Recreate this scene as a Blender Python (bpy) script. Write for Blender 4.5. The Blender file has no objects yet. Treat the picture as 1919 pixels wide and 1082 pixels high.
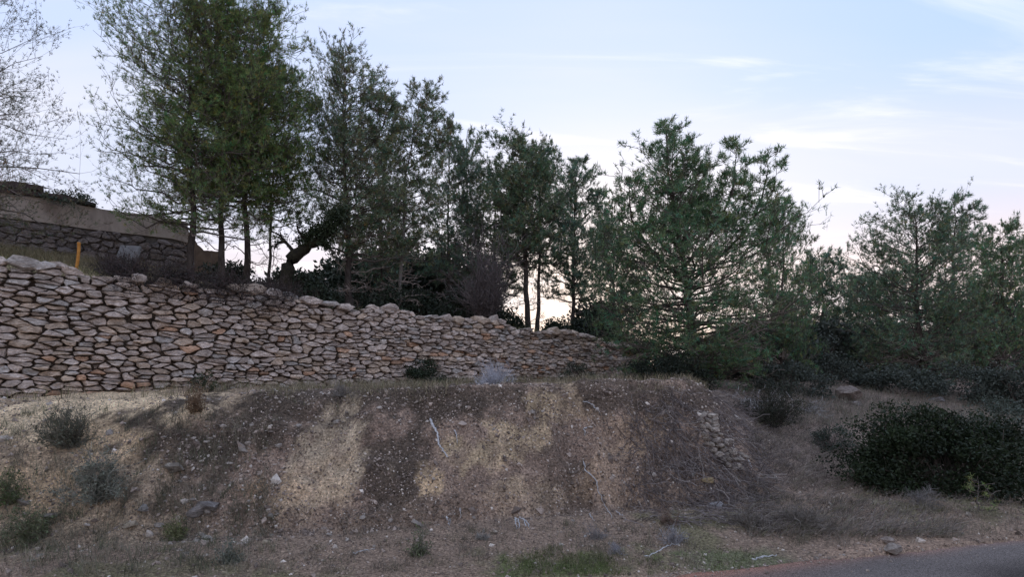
import bpy, math, random
import numpy as np

# ------------------------------------------------------------------ camera, sky, sun, exposure
sc = bpy.context.scene
col = sc.collection
F, CX, HV, CAMH = 1047.0, 959.5, 700.0, 1.70        # focal length, centre column, horizon row (photo pixels), eye height
SUN_AZ, SUN_EL = math.radians(8), math.radians(5)

cam_d = bpy.data.cameras.new('camera')
cam = bpy.data.objects.new('camera', cam_d)
col.objects.link(cam)
cam.location = (0, 0, CAMH)
cam.rotation_euler = (math.radians(90), 0, 0)
cam_d.sensor_fit = 'HORIZONTAL'
cam_d.sensor_width = 36.0
cam_d.lens = 36.0 * F / 1919.0
cam_d.shift_y = (HV - 541.0) / 1919.0
cam_d.clip_start = 0.05
cam_d.clip_end = 3000
sc.camera = cam

world = bpy.data.worlds.new('World')
sc.world = world
world.use_nodes = True


def build_sky(world):
    nt = world.node_tree
    nt.nodes.clear()
    N, L = nt.nodes.new, nt.links.new

    def math_(op, a, b=None, clamp=False):
        n = N('ShaderNodeMath'); n.operation = op; n.use_clamp = clamp
        for i, v in enumerate((a, b)):
            if v is None: continue
            if isinstance(v, (int, float)): n.inputs[i].default_value = v
            else: L(v, n.inputs[i])
        return n.outputs[0]

    def mix(f, a, b, mode='MIX'):
        n = N('ShaderNodeMixRGB'); n.blend_type = mode
        for i, v in enumerate((f, a, b)):
            if isinstance(v, (int, float)): n.inputs[i].default_value = v
            elif isinstance(v, tuple): n.inputs[i].default_value = (*v, 1)
            else: L(v, n.inputs[i])
        return n.outputs[0]

    def ramp(v, stops):
        n = N('ShaderNodeValToRGB'); cr = n.color_ramp
        cr.interpolation = 'EASE'
        while len(cr.elements) < len(stops): cr.elements.new(0.5)
        for e, (p, c) in zip(cr.elements, stops):
            e.position = p; e.color = (*c, 1)
        L(v, n.inputs[0])
        return n.outputs[0]

    tc = N('ShaderNodeTexCoord')
    sep = N('ShaderNodeSeparateXYZ'); L(tc.outputs['Generated'], sep.inputs[0])
    x, y, z = sep.outputs
    zc = math_('MAXIMUM', z, 0.0)
    base = ramp(zc, [(0.0, (.74, .53, .48)), (0.15, (.66, .535, .55)), (0.28, (.47, .515, .675)),
                     (0.45, (.35, .475, .76)), (0.75, (.36, .485, .77)), (1.0, (.42, .54, .80))])
    sky = N('ShaderNodeTexSky'); sky.sky_type = 'NISHITA'; sky.sun_disc = False
    sky.sun_elevation = SUN_EL; sky.sun_rotation = SUN_AZ
    base = mix(0.06, base, mix(1.0, sky.outputs[0], (.35, .35, .35), 'MULTIPLY'))
    # glow round the setting sun
    sd = (math.sin(SUN_AZ) * math.cos(SUN_EL), math.cos(SUN_AZ) * math.cos(SUN_EL), math.sin(SUN_EL))
    dot = N('ShaderNodeVectorMath'); dot.operation = 'DOT_PRODUCT'
    L(tc.outputs['Generated'], dot.inputs[0]); dot.inputs[1].default_value = sd
    d = math_('MAXIMUM', dot.outputs['Value'], 0.0)
    wide = math_('POWER', d, 15.0)
    tight = math_('POWER', d, 90.0)
    # thin high cloud: streaks in the plane of the cloud deck
    den = math_('ADD', zc, 0.16)
    px, py = math_('DIVIDE', x, den), math_('DIVIDE', y, den)
    cmb = N('ShaderNodeCombineXYZ'); L(px, cmb.inputs[0]); L(py, cmb.inputs[1])
    mp = N('ShaderNodeMapping'); L(cmb.outputs[0], mp.inputs[0])
    mp.inputs['Rotation'].default_value = (0, 0, math.radians(-38))
    mp.inputs['Scale'].default_value = (.42, 1.5, 1)
    mp.inputs['Location'].default_value = (3.1, 1.7, 0)
    n1 = N('ShaderNodeTexNoise'); L(mp.outputs[0], n1.inputs['Vector'])
    n1.inputs['Scale'].default_value = .9; n1.inputs['Detail'].default_value = 5
    n1.inputs['Roughness'].default_value = .5; n1.inputs['Distortion'].default_value = .5
    veil = ramp(n1.outputs[0], [(0.36, (0, 0, 0)), (0.72, (1, 1, 1))])
    mp2 = N('ShaderNodeMapping'); L(cmb.outputs[0], mp2.inputs[0])
    mp2.inputs['Rotation'].default_value = (0, 0, math.radians(-30))
    mp2.inputs['Scale'].default_value = (.55, 2.6, 1)
    mp2.inputs['Location'].default_value = (-3.664, 1.773, 0)
    n2 = N('ShaderNodeTexNoise'); L(mp2.outputs[0], n2.inputs['Vector'])
    n2.inputs['Scale'].default_value = 1.6; n2.inputs['Detail'].default_value = 9
    n2.inputs['Roughness'].default_value = .58; n2.inputs['Distortion'].default_value = .8
    cirrus = ramp(n2.outputs[0], [(0.50, (0, 0, 0)), (0.78, (1, 1, 1))])
    # the veil is a little thicker towards the west (left of the view)
    side = math_('ADD', math_('MULTIPLY', x, -0.55), 0.42, True)
    vf = math_('ADD', math_('MULTIPLY', veil, .7), math_('MULTIPLY', side, .5), True)
    c = mix(vf, base, (.565, .59, .70))
    c = mix(math_('MULTIPLY', wide, .68), c, (.88, .80, .77))
    c = mix(math_('MULTIPLY', tight, .8), c, (.96, .76, .62))
    c = mix(math_('MULTIPLY', cirrus, .5), c, (1.0, .93, .95))
    # below the horizon: dim ground bounce
    below = math_('MULTIPLY', z, -12.0, True)
    c = mix(below, c, (.12, .10, .09))
    bg = N('ShaderNodeBackground'); L(c, bg.inputs[0]); bg.inputs[1].default_value = 1.0
    out = N('ShaderNodeOutputWorld'); L(bg.outputs[0], out.inputs[0])


build_sky(world)

sun_d = bpy.data.lights.new('sun', 'SUN')
sun_d.energy = 0.5
sun_d.angle = math.radians(14)
sun_d.color = (1.0, .82, .66)
sun = bpy.data.objects.new('sun', sun_d)
col.objects.link(sun)
sun.rotation_euler = (math.radians(90) - SUN_EL, 0, math.pi - SUN_AZ)

vs = sc.view_settings
vs.view_transform = 'Standard'
vs.look = 'None'
vs.exposure = 0.6
vs.gamma = 1.0
vs.use_curve_mapping = False
sc.render.engine = 'CYCLES'
sc.cycles.use_denoising = True
try:
    sc.cycles.denoiser = 'OPENIMAGEDENOISE'
except Exception:
    pass
sc.cycles.max_bounces = 6
sc.cycles.diffuse_bounces = 3
sc.cycles.transmission_bounces = 3
sc.cycles.transparent_max_bounces = 4

# ------------------------------------------------------------------ helpers
RNG = np.random.default_rng(11)


def norm(a):
    return a / np.maximum(np.linalg.norm(a, axis=-1, keepdims=True), 1e-9)


class Noise2:
    def __init__(self, seed):
        self.t = np.random.default_rng(seed).random((256, 256))

    def one(self, x, y):
        xi, yi = np.floor(x).astype(int), np.floor(y).astype(int)
        fx, fy = x - xi, y - yi
        fx, fy = fx * fx * (3 - 2 * fx), fy * fy * (3 - 2 * fy)
        t = self.t
        a, b = t[xi & 255, yi & 255], t[(xi + 1) & 255, yi & 255]
        c, d = t[xi & 255, (yi + 1) & 255], t[(xi + 1) & 255, (yi + 1) & 255]
        return (a + (b - a) * fx) * (1 - fy) + (c + (d - c) * fx) * fy

    def fbm(self, x, y, octv=4, gain=.5):
        s, a, tot = 0, 1, 0
        for o in range(octv):
            s = s + a * (self.one(x * 2 ** o + 17.3 * o, y * 2 ** o + 9.1 * o) - .5)
            tot += a; a *= gain
        return s / tot * 2


NA, NB, NC = Noise2(1), Noise2(2), Noise2(3)


def sstep(a, b, x):
    t = np.clip((x - a) / (b - a), 0, 1)
    return t * t * (3 - 2 * t)


def put(name, V, T, mats, parent=None, smooth=False, cols=None, mi=None):
    """numpy mesh -> one object. T: (n,3) or (n,4) array"""
    me = bpy.data.meshes.new(name)
    V = np.ascontiguousarray(V, np.float32); T = np.ascontiguousarray(T, np.int32)
    n, k = T.shape
    me.vertices.add(len(V)); me.vertices.foreach_set('co', V.ravel())
    me.loops.add(n * k); me.loops.foreach_set('vertex_index', T.ravel())
    me.polygons.add(n); me.polygons.foreach_set('loop_start', np.arange(n, dtype=np.int32) * k)
    if mi is not None: me.polygons.foreach_set('material_index', np.ascontiguousarray(mi, np.int32))
    me.polygons.foreach_set('use_smooth', np.full(n, bool(smooth)))
    if cols is not None:
        a = me.color_attributes.new('Col', 'FLOAT_COLOR', 'POINT')
        c = np.ones((len(V), 4), np.float32); c[:, :3] = cols
        a.data.foreach_set('color', c.ravel())
    me.update(calc_edges=True)
    for m in (mats if isinstance(mats, (list, tuple)) else [mats]): me.materials.append(m)
    o = bpy.data.objects.new(name, me)
    col.objects.link(o)
    if parent: o.parent = parent
    return o


def tag(o, label=None, cat=None, group=None, kind=None):
    if label: o['label'] = label
    if cat: o['category'] = cat
    if group: o['group'] = group
    if kind: o['kind'] = kind
    return o


def empty(name, loc):
    o = bpy.data.objects.new(name, None)
    col.objects.link(o)
    o.location = loc
    o.empty_display_size = .2
    return o


class Bag:
    """collects tri / quad arrays into one triangle mesh"""
    def __init__(self): self.V, self.T, self.C, self.n = [], [], [], 0

    def add(self, V, T, C=None):
        if len(V) == 0: return
        if T.shape[1] == 4: T = np.concatenate([T[:, [0, 1, 2]], T[:, [0, 2, 3]]])
        self.V.append(V); self.T.append(T + self.n); self.n += len(V)
        if C is None: C = np.ones((len(V), 3))
        C = np.asarray(C, float)
        if C.ndim == 1: C = np.broadcast_to(C, (len(V), 3))
        self.C.append(C)

    def put(self, name, mat, parent=None, smooth=False, off=None):
        V = np.concatenate(self.V)
        if off is not None: V = V - np.asarray(off)
        return put(name, V, np.concatenate(self.T), mat, parent, smooth, np.concatenate(self.C))


def tubes(P, R, sides=3):
    """P (N,k,3), R (N,k) -> vertices, quads"""
    N, k, _ = P.shape
    t = np.gradient(P, axis=1)
    t = norm(t)
    ref = np.where(np.abs(t[..., 2:3]) > .9, np.array([1., 0, 0]), np.array([0, 0, 1.]))
    a = norm(np.cross(t, ref)); b = np.cross(t, a)
    th = np.arange(sides) * 2 * math.pi / sides
    V = P[:, :, None, :] + R[:, :, None, None] * (np.cos(th)[None, None, :, None] * a[:, :, None, :] + np.sin(th)[None, None, :, None] * b[:, :, None, :])
    idx = np.arange(N * k * sides).reshape(N, k, sides)
    q = np.stack([idx[:, :-1], np.roll(idx, -1, 2)[:, :-1], np.roll(idx, -1, 2)[:, 1:], idx[:, 1:]], -1)
    return V.reshape(-1, 3), q.reshape(-1, 4)


def ribbons(P, W, side):
    """flat blades: P (N,k,3), W (N,k), side (N,3)"""
    N, k, _ = P.shape
    V = np.stack([P - side[:, None] * W[..., None] / 2, P + side[:, None] * W[..., None] / 2], 2)
    idx = np.arange(N * k * 2).reshape(N, k, 2)
    q = np.stack([idx[:, :-1, 0], idx[:, :-1, 1], idx[:, 1:, 1], idx[:, 1:, 0]], -1)
    return V.reshape(-1, 3), q.reshape(-1, 4)


def spawn(P, rng, n, lo, hi, ang, ratio, up=.2, k=3, bend=.12, flat=0., wob=.04, taper=.5, lmin=0., lmax=9.):
    N, K, _ = P.shape
    Lp = np.linalg.norm(np.diff(P, axis=1), axis=2).sum(1)
    f = lo + (hi - lo) * (np.arange(n)[None] + rng.random((N, n))) / n
    g = f * (K - 1); i = np.minimum(g.astype(int), K - 2); w = (g - i)[..., None]
    ix = np.arange(N)[:, None]
    A, B = P[ix, i], P[ix, i + 1]
    pos = A + (B - A) * w; tan = norm(B - A)
    r = rng.normal(size=(N, n, 3)); r[..., 2] *= (1 - flat)
    perp = norm(r - tan * (r * tan).sum(-1, keepdims=True))
    a = (ang * (.65 + .7 * rng.random((N, n))))[..., None]
    d = norm(tan * np.cos(a) + perp * np.sin(a) + np.array([0, 0, up]))
    L = np.clip(Lp[:, None] * ratio * (1 - taper * f) * (.55 + .9 * rng.random((N, n))), lmin, lmax)
    t = np.linspace(0, 1, k)
    C = pos[:, :, None] + d[:, :, None] * (L[..., None] * t)[..., None]
    C[..., 2] += bend * L[..., None] * t ** 2
    C[:, :, 1:] += rng.normal(size=(N, n, k - 1, 3)) * (wob * L)[..., None, None]
    return C.reshape(N * n, k, 3), f.reshape(-1), L.reshape(-1)


def needles(P, rng, m, q, lo=.15, size=.10, width=.016, spread=.55, up=.35):
    """pine needle tufts on twigs P (N,k,3): m tufts per twig, q needles each"""
    N, K, _ = P.shape
    f = lo + (1.0 - lo) * (np.arange(m)[None] + rng.random((N, m))) / m
    g = f * (K - 1); i = np.minimum(g.astype(int), K - 2); w = (g - i)[..., None]
    ix = np.arange(N)[:, None]
    c = P[ix, i] * (1 - w) + P[ix, i + 1] * w
    ax = norm(P[ix, i + 1] - P[ix, i] + 0.0)
    ax = norm(ax + np.array([0, 0, up]) + rng.normal(size=ax.shape) * .2)
    c = c.reshape(-1, 3); ax = ax.reshape(-1, 3); M = len(c)
    d = norm(ax[:, None] + spread * rng.normal(size=(M, q, 3)))
    s = norm(np.cross(d, rng.normal(size=(M, q, 3))))
    ln = (size * (.6 + .7 * rng.random((M, q))))[..., None]
    wd = (width * (.7 + .6 * rng.random((M, q))))[..., None]
    root = c[:, None] + d * .004 + rng.normal(size=(M, q, 3)) * .012
    V = np.stack([root - s * wd / 2, root + s * wd / 2, root + d * ln], 2).reshape(-1, 3)
    T = np.arange(M * q * 3).reshape(-1, 3)
    br = (.62 + .76 * rng.random((M, 1))) * np.array([1., 1., 1.])
    br[:, 0] *= 1 + .22 * rng.normal(size=M); br[:, 2] *= 1 + .15 * rng.normal(size=M)
    dry = rng.random(M) < .05
    br[dry] *= np.array([1.5, .95, .7])
    return V, T, np.repeat(np.clip(br, .2, 2), q * 3, 0)


def leaves(C, rng, size, nrm=None, wide=.5):
    """rhombic leaves at C (N,3)"""
    N = len(C)
    d = norm(rng.normal(size=(N, 3)))
    s = norm(np.cross(d, rng.normal(size=(N, 3))))
    L = (size * (.6 + .8 * rng.random(N)))[:, None]
    V = np.stack([C, C + d * L * .5 - s * L * wide * .5, C + d * L, C + d * L * .5 + s * L * wide * .5], 1).reshape(-1, 3)
    return V, np.arange(N * 4).reshape(-1, 4)


def X(u, Y): return (u - CX) * Y / F
def Zv(v, Y): return CAMH - (v - HV) * Y / F


# ------------------------------------------------------------------ materials
def mat(name, c1, c2=None, scale=8., detail=6., rough=.95, bump=0., bscale=30., attr=False, trans=0., c3=None, s3=2., island=0., spec=.15, lo=.35, hi=.65, stretch=None, speck=0.):
    m = bpy.data.materials.new(name); m.use_nodes = True
    nt = m.node_tree; nt.nodes.clear()
    N, L = nt.nodes.new, nt.links.new
    out = N('ShaderNodeOutputMaterial'); bs = N('ShaderNodeBsdfPrincipled')
    bs.inputs['Roughness'].default_value = rough
    bs.inputs['Specular IOR Level'].default_value = spec
    geo = N('ShaderNodeNewGeometry')
    pos = geo.outputs['Position']
    if stretch:
        mp = N('ShaderNodeMapping'); L(pos, mp.inputs[0]); mp.inputs['Scale'].default_value = stretch; pos = mp.outputs[0]

    def noise(s, d=6.):
        n = N('ShaderNodeTexNoise'); n.inputs['Scale'].default_value = s; n.inputs['Detail'].default_value = d
        n.inputs['Roughness'].default_value = .62
        L(pos, n.inputs['Vector']); return n.outputs[0]

    def mixc(f, a, b, mode='MIX'):
        n = N('ShaderNodeMixRGB'); n.blend_type = mode
        for i, v in enumerate((f, a, b)):
            if isinstance(v, (int, float)): n.inputs[i].default_value = v
            elif isinstance(v, tuple): n.inputs[i].default_value = (*v, 1)
            else: L(v, n.inputs[i])
        return n.outputs[0]

    def rng_(f, a, b):
        n = N('ShaderNodeMapRange'); n.inputs[1].default_value = a; n.inputs[2].default_value = b
        L(f, n.inputs[0]); return n.outputs[0]
    c = c1
    if c2: c = mixc(rng_(noise(scale, detail), lo, hi), c1, c2)
    if c3: c = mixc(rng_(noise(s3, 5), .48, .66), c, c3)
    if speck:                                      # fine grit: tiny stones of differing tone
        vo = N('ShaderNodeTexVoronoi'); vo.inputs['Scale'].default_value = speck; L(pos, vo.inputs['Vector'])
        sp = N('ShaderNodeSeparateColor'); L(vo.outputs['Color'], sp.inputs[0])
        c = mixc(.75, c, rng_(sp.outputs[0], .0, .9), 'OVERLAY')
    if attr:
        a = N('ShaderNodeAttribute'); a.attribute_name = 'Col'
        c = mixc(1.0, c, a.outputs['Color'], 'MULTIPLY')
    if island:
        ri = N('ShaderNodeMapRange'); L(geo.outputs['Random Per Island'], ri.inputs[0])
        ri.inputs[3].default_value = 1 - island; ri.inputs[4].default_value = 1 + island
        g = N('ShaderNodeCombineXYZ')
        for i in range(3): L(ri.outputs[0], g.inputs[i])
        c = mixc(1.0, c, g.outputs[0], 'MULTIPLY')
    if isinstance(c, tuple): bs.inputs['Base Color'].default_value = (*c, 1)
    else: L(c, bs.inputs['Base Color'])
    if bump:
        b = N('ShaderNodeBump'); b.inputs['Strength'].default_value = bump; b.inputs['Distance'].default_value = .05
        L(noise(bscale, 8), b.inputs['Height']); L(b.outputs[0], bs.inputs['Normal'])
    sh = bs.outputs[0]
    if trans:
        tr = N('ShaderNodeBsdfTranslucent')
        if isinstance(c, tuple): tr.inputs[0].default_value = (*c, 1)
        else: L(c, tr.inputs[0])
        mx = N('ShaderNodeMixShader'); mx.inputs[0].default_value = trans
        L(sh, mx.inputs[1]); L(tr.outputs[0], mx.inputs[2]); sh = mx.outputs[0]
    L(sh, out.inputs[0])
    return m


M = {}
M['soil'] = mat('soil', (.48, .47, .455), (1.8, 1.77, 1.73), 38, 12, attr=True, bump=1.4, bscale=24, speck=70)
M['pebble'] = mat('pebble', (.8, .8, .8), (1.15, 1.15, 1.15), 60, 3, attr=True)
M['asphalt'] = mat('asphalt', (.128, .112, .104), (.180, .158, .146), 60, 6, rough=.85, bump=.5, bscale=150, attr=True, speck=230)
M['stone'] = mat('limestone', (.62, .60, .59), (1.22, 1.21, 1.2), 14, 10, attr=True, bump=1.3, bscale=20, c3=(.55, .52, .50), s3=5, stretch=(1, 1, 2.2))
M['core'] = mat('wall_earth', (.07, .053, .041), (.13, .10, .078), 22, 6, bump=.8)
M['render'] = mat('cement_render', (.32, .265, .225), (.40, .335, .285), 3.5, 8, bump=.3, bscale=18, c3=(.21, .165, .14), s3=2.2, stretch=(1, 1, .35))
M['brown_render'] = mat('brown_render', (.13, .092, .070), (.19, .135, .10), 5, 7, bump=.4, bscale=18)
M['mortar'] = mat('old_mortar', (.085, .074, .068), (.16, .14, .128), 14, 8, bump=.6, bscale=30)
M['dark_tile'] = mat('weathered_roof_edge', (.05, .036, .036), (.085, .06, .058), 9, 6, bump=.5, bscale=16)
M['bark'] = mat('bark', (.045, .036, .031), (.095, .078, .068), 22, 8, bump=.9, bscale=30, stretch=(1, 1, .3))
M['backlit_bark'] = mat('backlit_mossy_bark', (.020, .017, .014), (.040, .036, .022), 16, 8, bump=.9, bscale=30)  # near-black of the backlit trunk put into the bark colour, with some moss
M['pale_bark'] = mat('pale_bark', (.13, .115, .105), (.23, .205, .185), 18, 8, bump=.7, bscale=30, stretch=(1, 1, .3))
M['twig'] = mat('twig', (.085, .07, .06), (.14, .12, .105), 20, 4, attr=True)
M['dead_twig'] = mat('dead_twig', (1.0, 1.0, 1.0), (1.5, 1.5, 1.5), 20, 4, attr=True)
M['needle'] = mat('pine_needles', (.160, .200, .112), (.205, .245, .145), 1.6, 4, attr=True, trans=.32, rough=.6, spec=.3, island=.25)
M['leaf'] = mat('shrub_leaves', (1.0, 1.0, 1.0), (1.25, 1.25, 1.25), 5, 3, attr=True, trans=.15, rough=.55, spec=.3, island=.3)
M['grass'] = mat('dry_grass', (1.1, 1.1, 1.1), (1.5, 1.5, 1.5), 3, 3, attr=True, trans=.2, island=.25)
M['root'] = mat('bleached_root', (.34, .335, .335), (.60, .60, .61), 30, 6, bump=.4, bscale=40)
M['orange'] = mat('orange_plastic', (.42, .17, .035), (.56, .27, .07), 14, 7, rough=.75)
M['panel'] = mat('cement_panel', (.13, .125, .125), (.19, .185, .185), 6, 6, bump=.2, bscale=20)

# ------------------------------------------------------------------ terrain shape
# bank base line  y = 6.24 + .28 x ; d = distance behind it ; dry stone wall line  y = 14.05 + .825 x ; w = distance behind it
def d_of(x, y): return (y - 6.24 - .28 * x) * .963
def w_of(x, y): return (y - 14.05 - .825 * x) * .7714
WT = np.array([.7714, .6364]); WN = np.array([.6364, -.7714])      # wall direction (to the right, away), outward normal
W0 = np.array([-7.33, 8.0])                                         # wall point at s = 0 (photo's left border)
BX = [-12, -8, -5.5, -3.5, -1.8, 0, 1.6, 2.3, 2.9, 3.6, 4.6, 6, 10, 30]
BW = [3.2, 2.6, 2.0, 1.45, 1.1, 1.0, .95, 1.0, 1.3, 2.6, 4.6, 5.4, 6, 8]
BH = [1.25, 1.32, 1.37, 1.42, 1.47, 1.55, 1.60, 1.60, 1.52, 1.36, 1.36, 1.45, 1.5, 1.6]
S_TOP = [-3, 0, 2, 5.5, 8, 11, 14.3, 18, 60]
Z_TOP = [3.32, 3.25, 3.2, 3.02, 2.92, 2.76, 2.44, 2.3, 2.3]
Z_BASE = [1.42, 1.44, 1.45, 1.44, 1.46, 1.48, 1.50, 1.6, 1.9]


def wall_s(x, y): return (x - W0[0]) * WT[0] + (y - W0[1]) * WT[1]


def height(x, y):
    x = np.asarray(x, float); y = np.asarray(y, float)
    d = d_of(x, y); w = w_of(x, y); s = wall_s(x, y)
    n1 = NA.fbm(x * .5, y * .5, 3); n2 = NB.fbm(x * 1.9, y * 1.9, 4); n3 = NC.fbm(x * 8, y * 8, 3)
    bw = np.interp(x, BX, BW); bh = np.interp(x, BX, BH)
    wob = .16 * NA.fbm(x * 1.3 + 40, y * .3, 3) * sstep(-2.2, -1, d)
    # vertical rills on the cut face
    rill = .20 * np.abs(NB.fbm(x * 2.3 + 9, y * .35, 3)) + .08 * NC.fbm(x * 7, y * .6 + 4, 3) + .10 * NA.fbm(x * 1.2 + 2, d * 6, 3)
    t = np.clip((d + wob - rill * (x > -4) * (x < 3.2)) / bw, 0, 1)
    steep = sstep(-4.5, -2, x) * (1 - sstep(2.4, 3.6, x))
    p = (1 - steep) * sstep(-.15, 1.08, t) + steep * (1 - (1 - t) ** 1.18)
    verge = .07 * sstep(-2.0, -.2, d) + .025 * n2 * sstep(-2.0, -1.2, d)
    z = verge + p * (bh - .07)
    z = z + n2 * .05 * sstep(0, .4, d) + n3 * .032 * sstep(-1.9, -.5, d)
    # lower terrace up to the wall foot
    zb = np.interp(s, S_TOP, Z_BASE)
    crest = d - bw
    z = z + (zb - bh) * sstep(0, 2.2, crest) * (1 - sstep(14.5, 19, s))
    # the retained terrace above the dry stone wall
    zt = np.interp(s, S_TOP, Z_TOP)
    endf = sstep(13.6, 17.5, s)
    stepw = .25 + 6 * endf
    rise = sstep(0, 1, (w - .02) / stepw)
    up = zt - .06 + np.clip(w, 0, 7) * (.19 * (1 - sstep(3.0, 7.5, s)) + .02) + .08 * n1
    z = z + rise * (up - z) * (1 - .55 * endf)
    # ridge behind the tree row falls away, hill at the right goes on
    right = sstep(3, 9, x - .25 * (y - 14))
    fall = sstep(6, 30, w) * 5.0 * (1 - right)
    z = z - fall
    back = sstep(9, 26, d) * right
    z = z + back * 3.0 + n1 * .25 * sstep(9, 16, d)
    z = z - 4 * sstep(60, 300, y)
    return z


def hit(u, v, y0=3.0, y1=23.0):
    """first terrain point seen from the photographer's eye along a photo pixel"""
    ys = np.arange(y0, y1, .01)
    xs = (u - CX) / F * ys; zs = CAMH - (v - HV) / F * ys
    k = np.nonzero(hfast(xs, ys) >= zs)[0]
    i = k[0] if len(k) else len(ys) - 1
    return np.array([xs[i], ys[i], float(height(xs[i], ys[i]))])


_hx, _hy, _hs = -16.0, 2.6, .03
_HG = height(*np.meshgrid(_hx + _hs * np.arange(1067), _hy + _hs * np.arange(700), indexing='ij'))


def hfast(x, y):
    x = np.asarray(x, float); y = np.asarray(y, float)
    gx_ = np.clip((x - _hx) / _hs, 0, 1065); gy_ = np.clip((y - _hy) / _hs, 0, 698)
    i = gx_.astype(int); j = gy_.astype(int); fx = gx_ - i; fy = gy_ - j
    return (_HG[i, j] * (1 - fx) + _HG[i + 1, j] * fx) * (1 - fy) + (_HG[i, j + 1] * (1 - fx) + _HG[i + 1, j + 1] * fx) * fy


def uv_of(x, y, z): return CX + F * x / y, HV - F * (z - CAMH) / y


# soil colours by place (patches of bare ochre marl, dark humus, moss) in photo pixels of the bank face
def blob(u, v, cu, cv, ru, rv, soft=.5, jag=0.):
    r = np.sqrt(((u - cu) / ru) ** 2 + ((v - cv) / rv) ** 2) + jag
    return 1 - sstep(1 - soft, 1 + soft, r)


def soil_colour(x, y, z):
    u, v = uv_of(x, np.maximum(y, .5), z)
    d = d_of(x, y); w = w_of(x, y)
    j = .95 * NA.fbm(x * 2.1, z * 2.3 + y, 4) + .55 * NB.fbm(x * 9, z * 8 + y * 4, 4) + .16 * NC.fbm(x * 16 + 5, z * 2.4, 3)
    j2 = NC.fbm(x * 9, z * 5 + y * 3, 4)
    g = NC.fbm(x * 1.1, y * 1.1 + z, 3)
    C = np.empty(x.shape + (3,)); C[:] = (.175, .132, .108)

    def lay(m, c):
        C[:] = C + (np.asarray(c) - C) * np.clip(m, 0, 1)[..., None]
    bank = (d > -.2) & (w < .3)
    lay(.5 * sstep(0, .6, g + .2), (.135, .10, .084))
    # left: ochre slope
    lay(bank * sstep(470, 250, u + 60 * j) * sstep(700, 760, v) * .85, (.235, .185, .135))
    lay(bank * blob(u, v, 260, 765, 270, 42, .45, j), (.40, .32, .225))
    lay(bank * blob(u, v, 60, 800, 190, 45, .5, j), (.36, .29, .205))
    for cu, cv, ru, rv in ((60, 900, 90, 40), (210, 840, 90, 34), (80, 940, 70, 60)):
        lay(bank * blob(u, v, cu, cv, ru, rv, .6, j) * .8, (.34, .25, .165))
    # dark humus
    for cu, cv, ru, rv, k in ((470, 800, 150, 62, .95), (700, 752, 210, 28, .9), (560, 770, 160, 36, .8), (390, 850, 110, 60, .7), (735, 890, 72, 105, .95),
                              (880, 745, 180, 30, .75), (1130, 742, 190, 34, .8), (1060, 900, 50, 60, .55), (330, 920, 120, 40, .65), (1330, 760, 130, 50, .7),
                              (1010, 850, 90, 60, .35), (1070, 960, 60, 60, .5), (1250, 900, 80, 110, .35), (820, 960, 60, 50, .4)):
        lay(bank * blob(u, v, cu, cv, ru, rv, .18, 1.2 * j) * k, (.056, .045, .037))
    # bare marl
    for cu, cv, ru, rv, k, c in ((612, 872, 72, 85, .95, (.285, .235, .178)), (905, 850, 80, 46, .95, (.285, .225, .155)), (806, 900, 22, 28, .95, (.33, .25, .165)),
                                 (952, 922, 34, 30, .85, (.29, .225, .16)), (487, 917, 58, 34, .95, (.24, .165, .11)), (1015, 740, 24, 34, .8, (.285, .225, .155)),
                                 (1150, 880, 90, 60, .4, (.28, .21, .15)), (600, 930, 70, 60, .7, (.30, .235, .17)), (980, 960, 60, 60, .45, (.30, .24, .18)),
                                 (1060, 745, 22, 30, .7, (.32, .25, .18)), (1180, 820, 80, 40, .4, (.27, .20, .14))):
        lay(bank * blob(u, v, cu, cv, ru, rv, .14, 1.2 * j) * k * (.4 + .6 * sstep(-.3, .05, j2)), c)
    # right slope, verge, moss
    lay((d > -.3) * sstep(3.0, 4.0, x) * .85, (.130, .105, .092))
    ver = sstep(.25, -.15, d)
    lay(ver * .8, (.170, .130, .104))
    lay(ver * sstep(.05, .45, g + j * .6) * .6, (.090, .098, .050))
    lay(ver * blob(u, v, 1075, 1066, 130, 34, .4, j) * .9, (.070, .088, .036))
    lay(ver * blob(u, v, 1370, 1055, 70, 22, .5, j) * .6, (.07, .105, .05))
    lay(sstep(.3, .0, np.abs(d + 1.85)) * sstep(-.2, .2, j) * .7, (.26, .19, .15))
    # terraces
    lay((w > .1) * 1.0, (.13, .105, .075))
    lay((w > .1) * (x < -5.2) * .8, (.20, .165, .10))
    st = NB.fbm(x * 7 + 3, z * 4.5 + y * .8, 4) + .8 * NC.fbm(x * 22, z * 18 + y * 9, 3)
    C = C * (1 + .40 * np.clip(st, -1, 1) * (d > 0) * (w < .2))[..., None]
    return C * np.array([1.80, 1.75, 1.66])


# ------------------------------------------------------------------ ground sheet and road
def axis(segs):
    out = []
    for a, b, st in segs: out.append(np.arange(a, b, st))
    out.append([segs[-1][1]])
    return np.concatenate(out)


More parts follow.
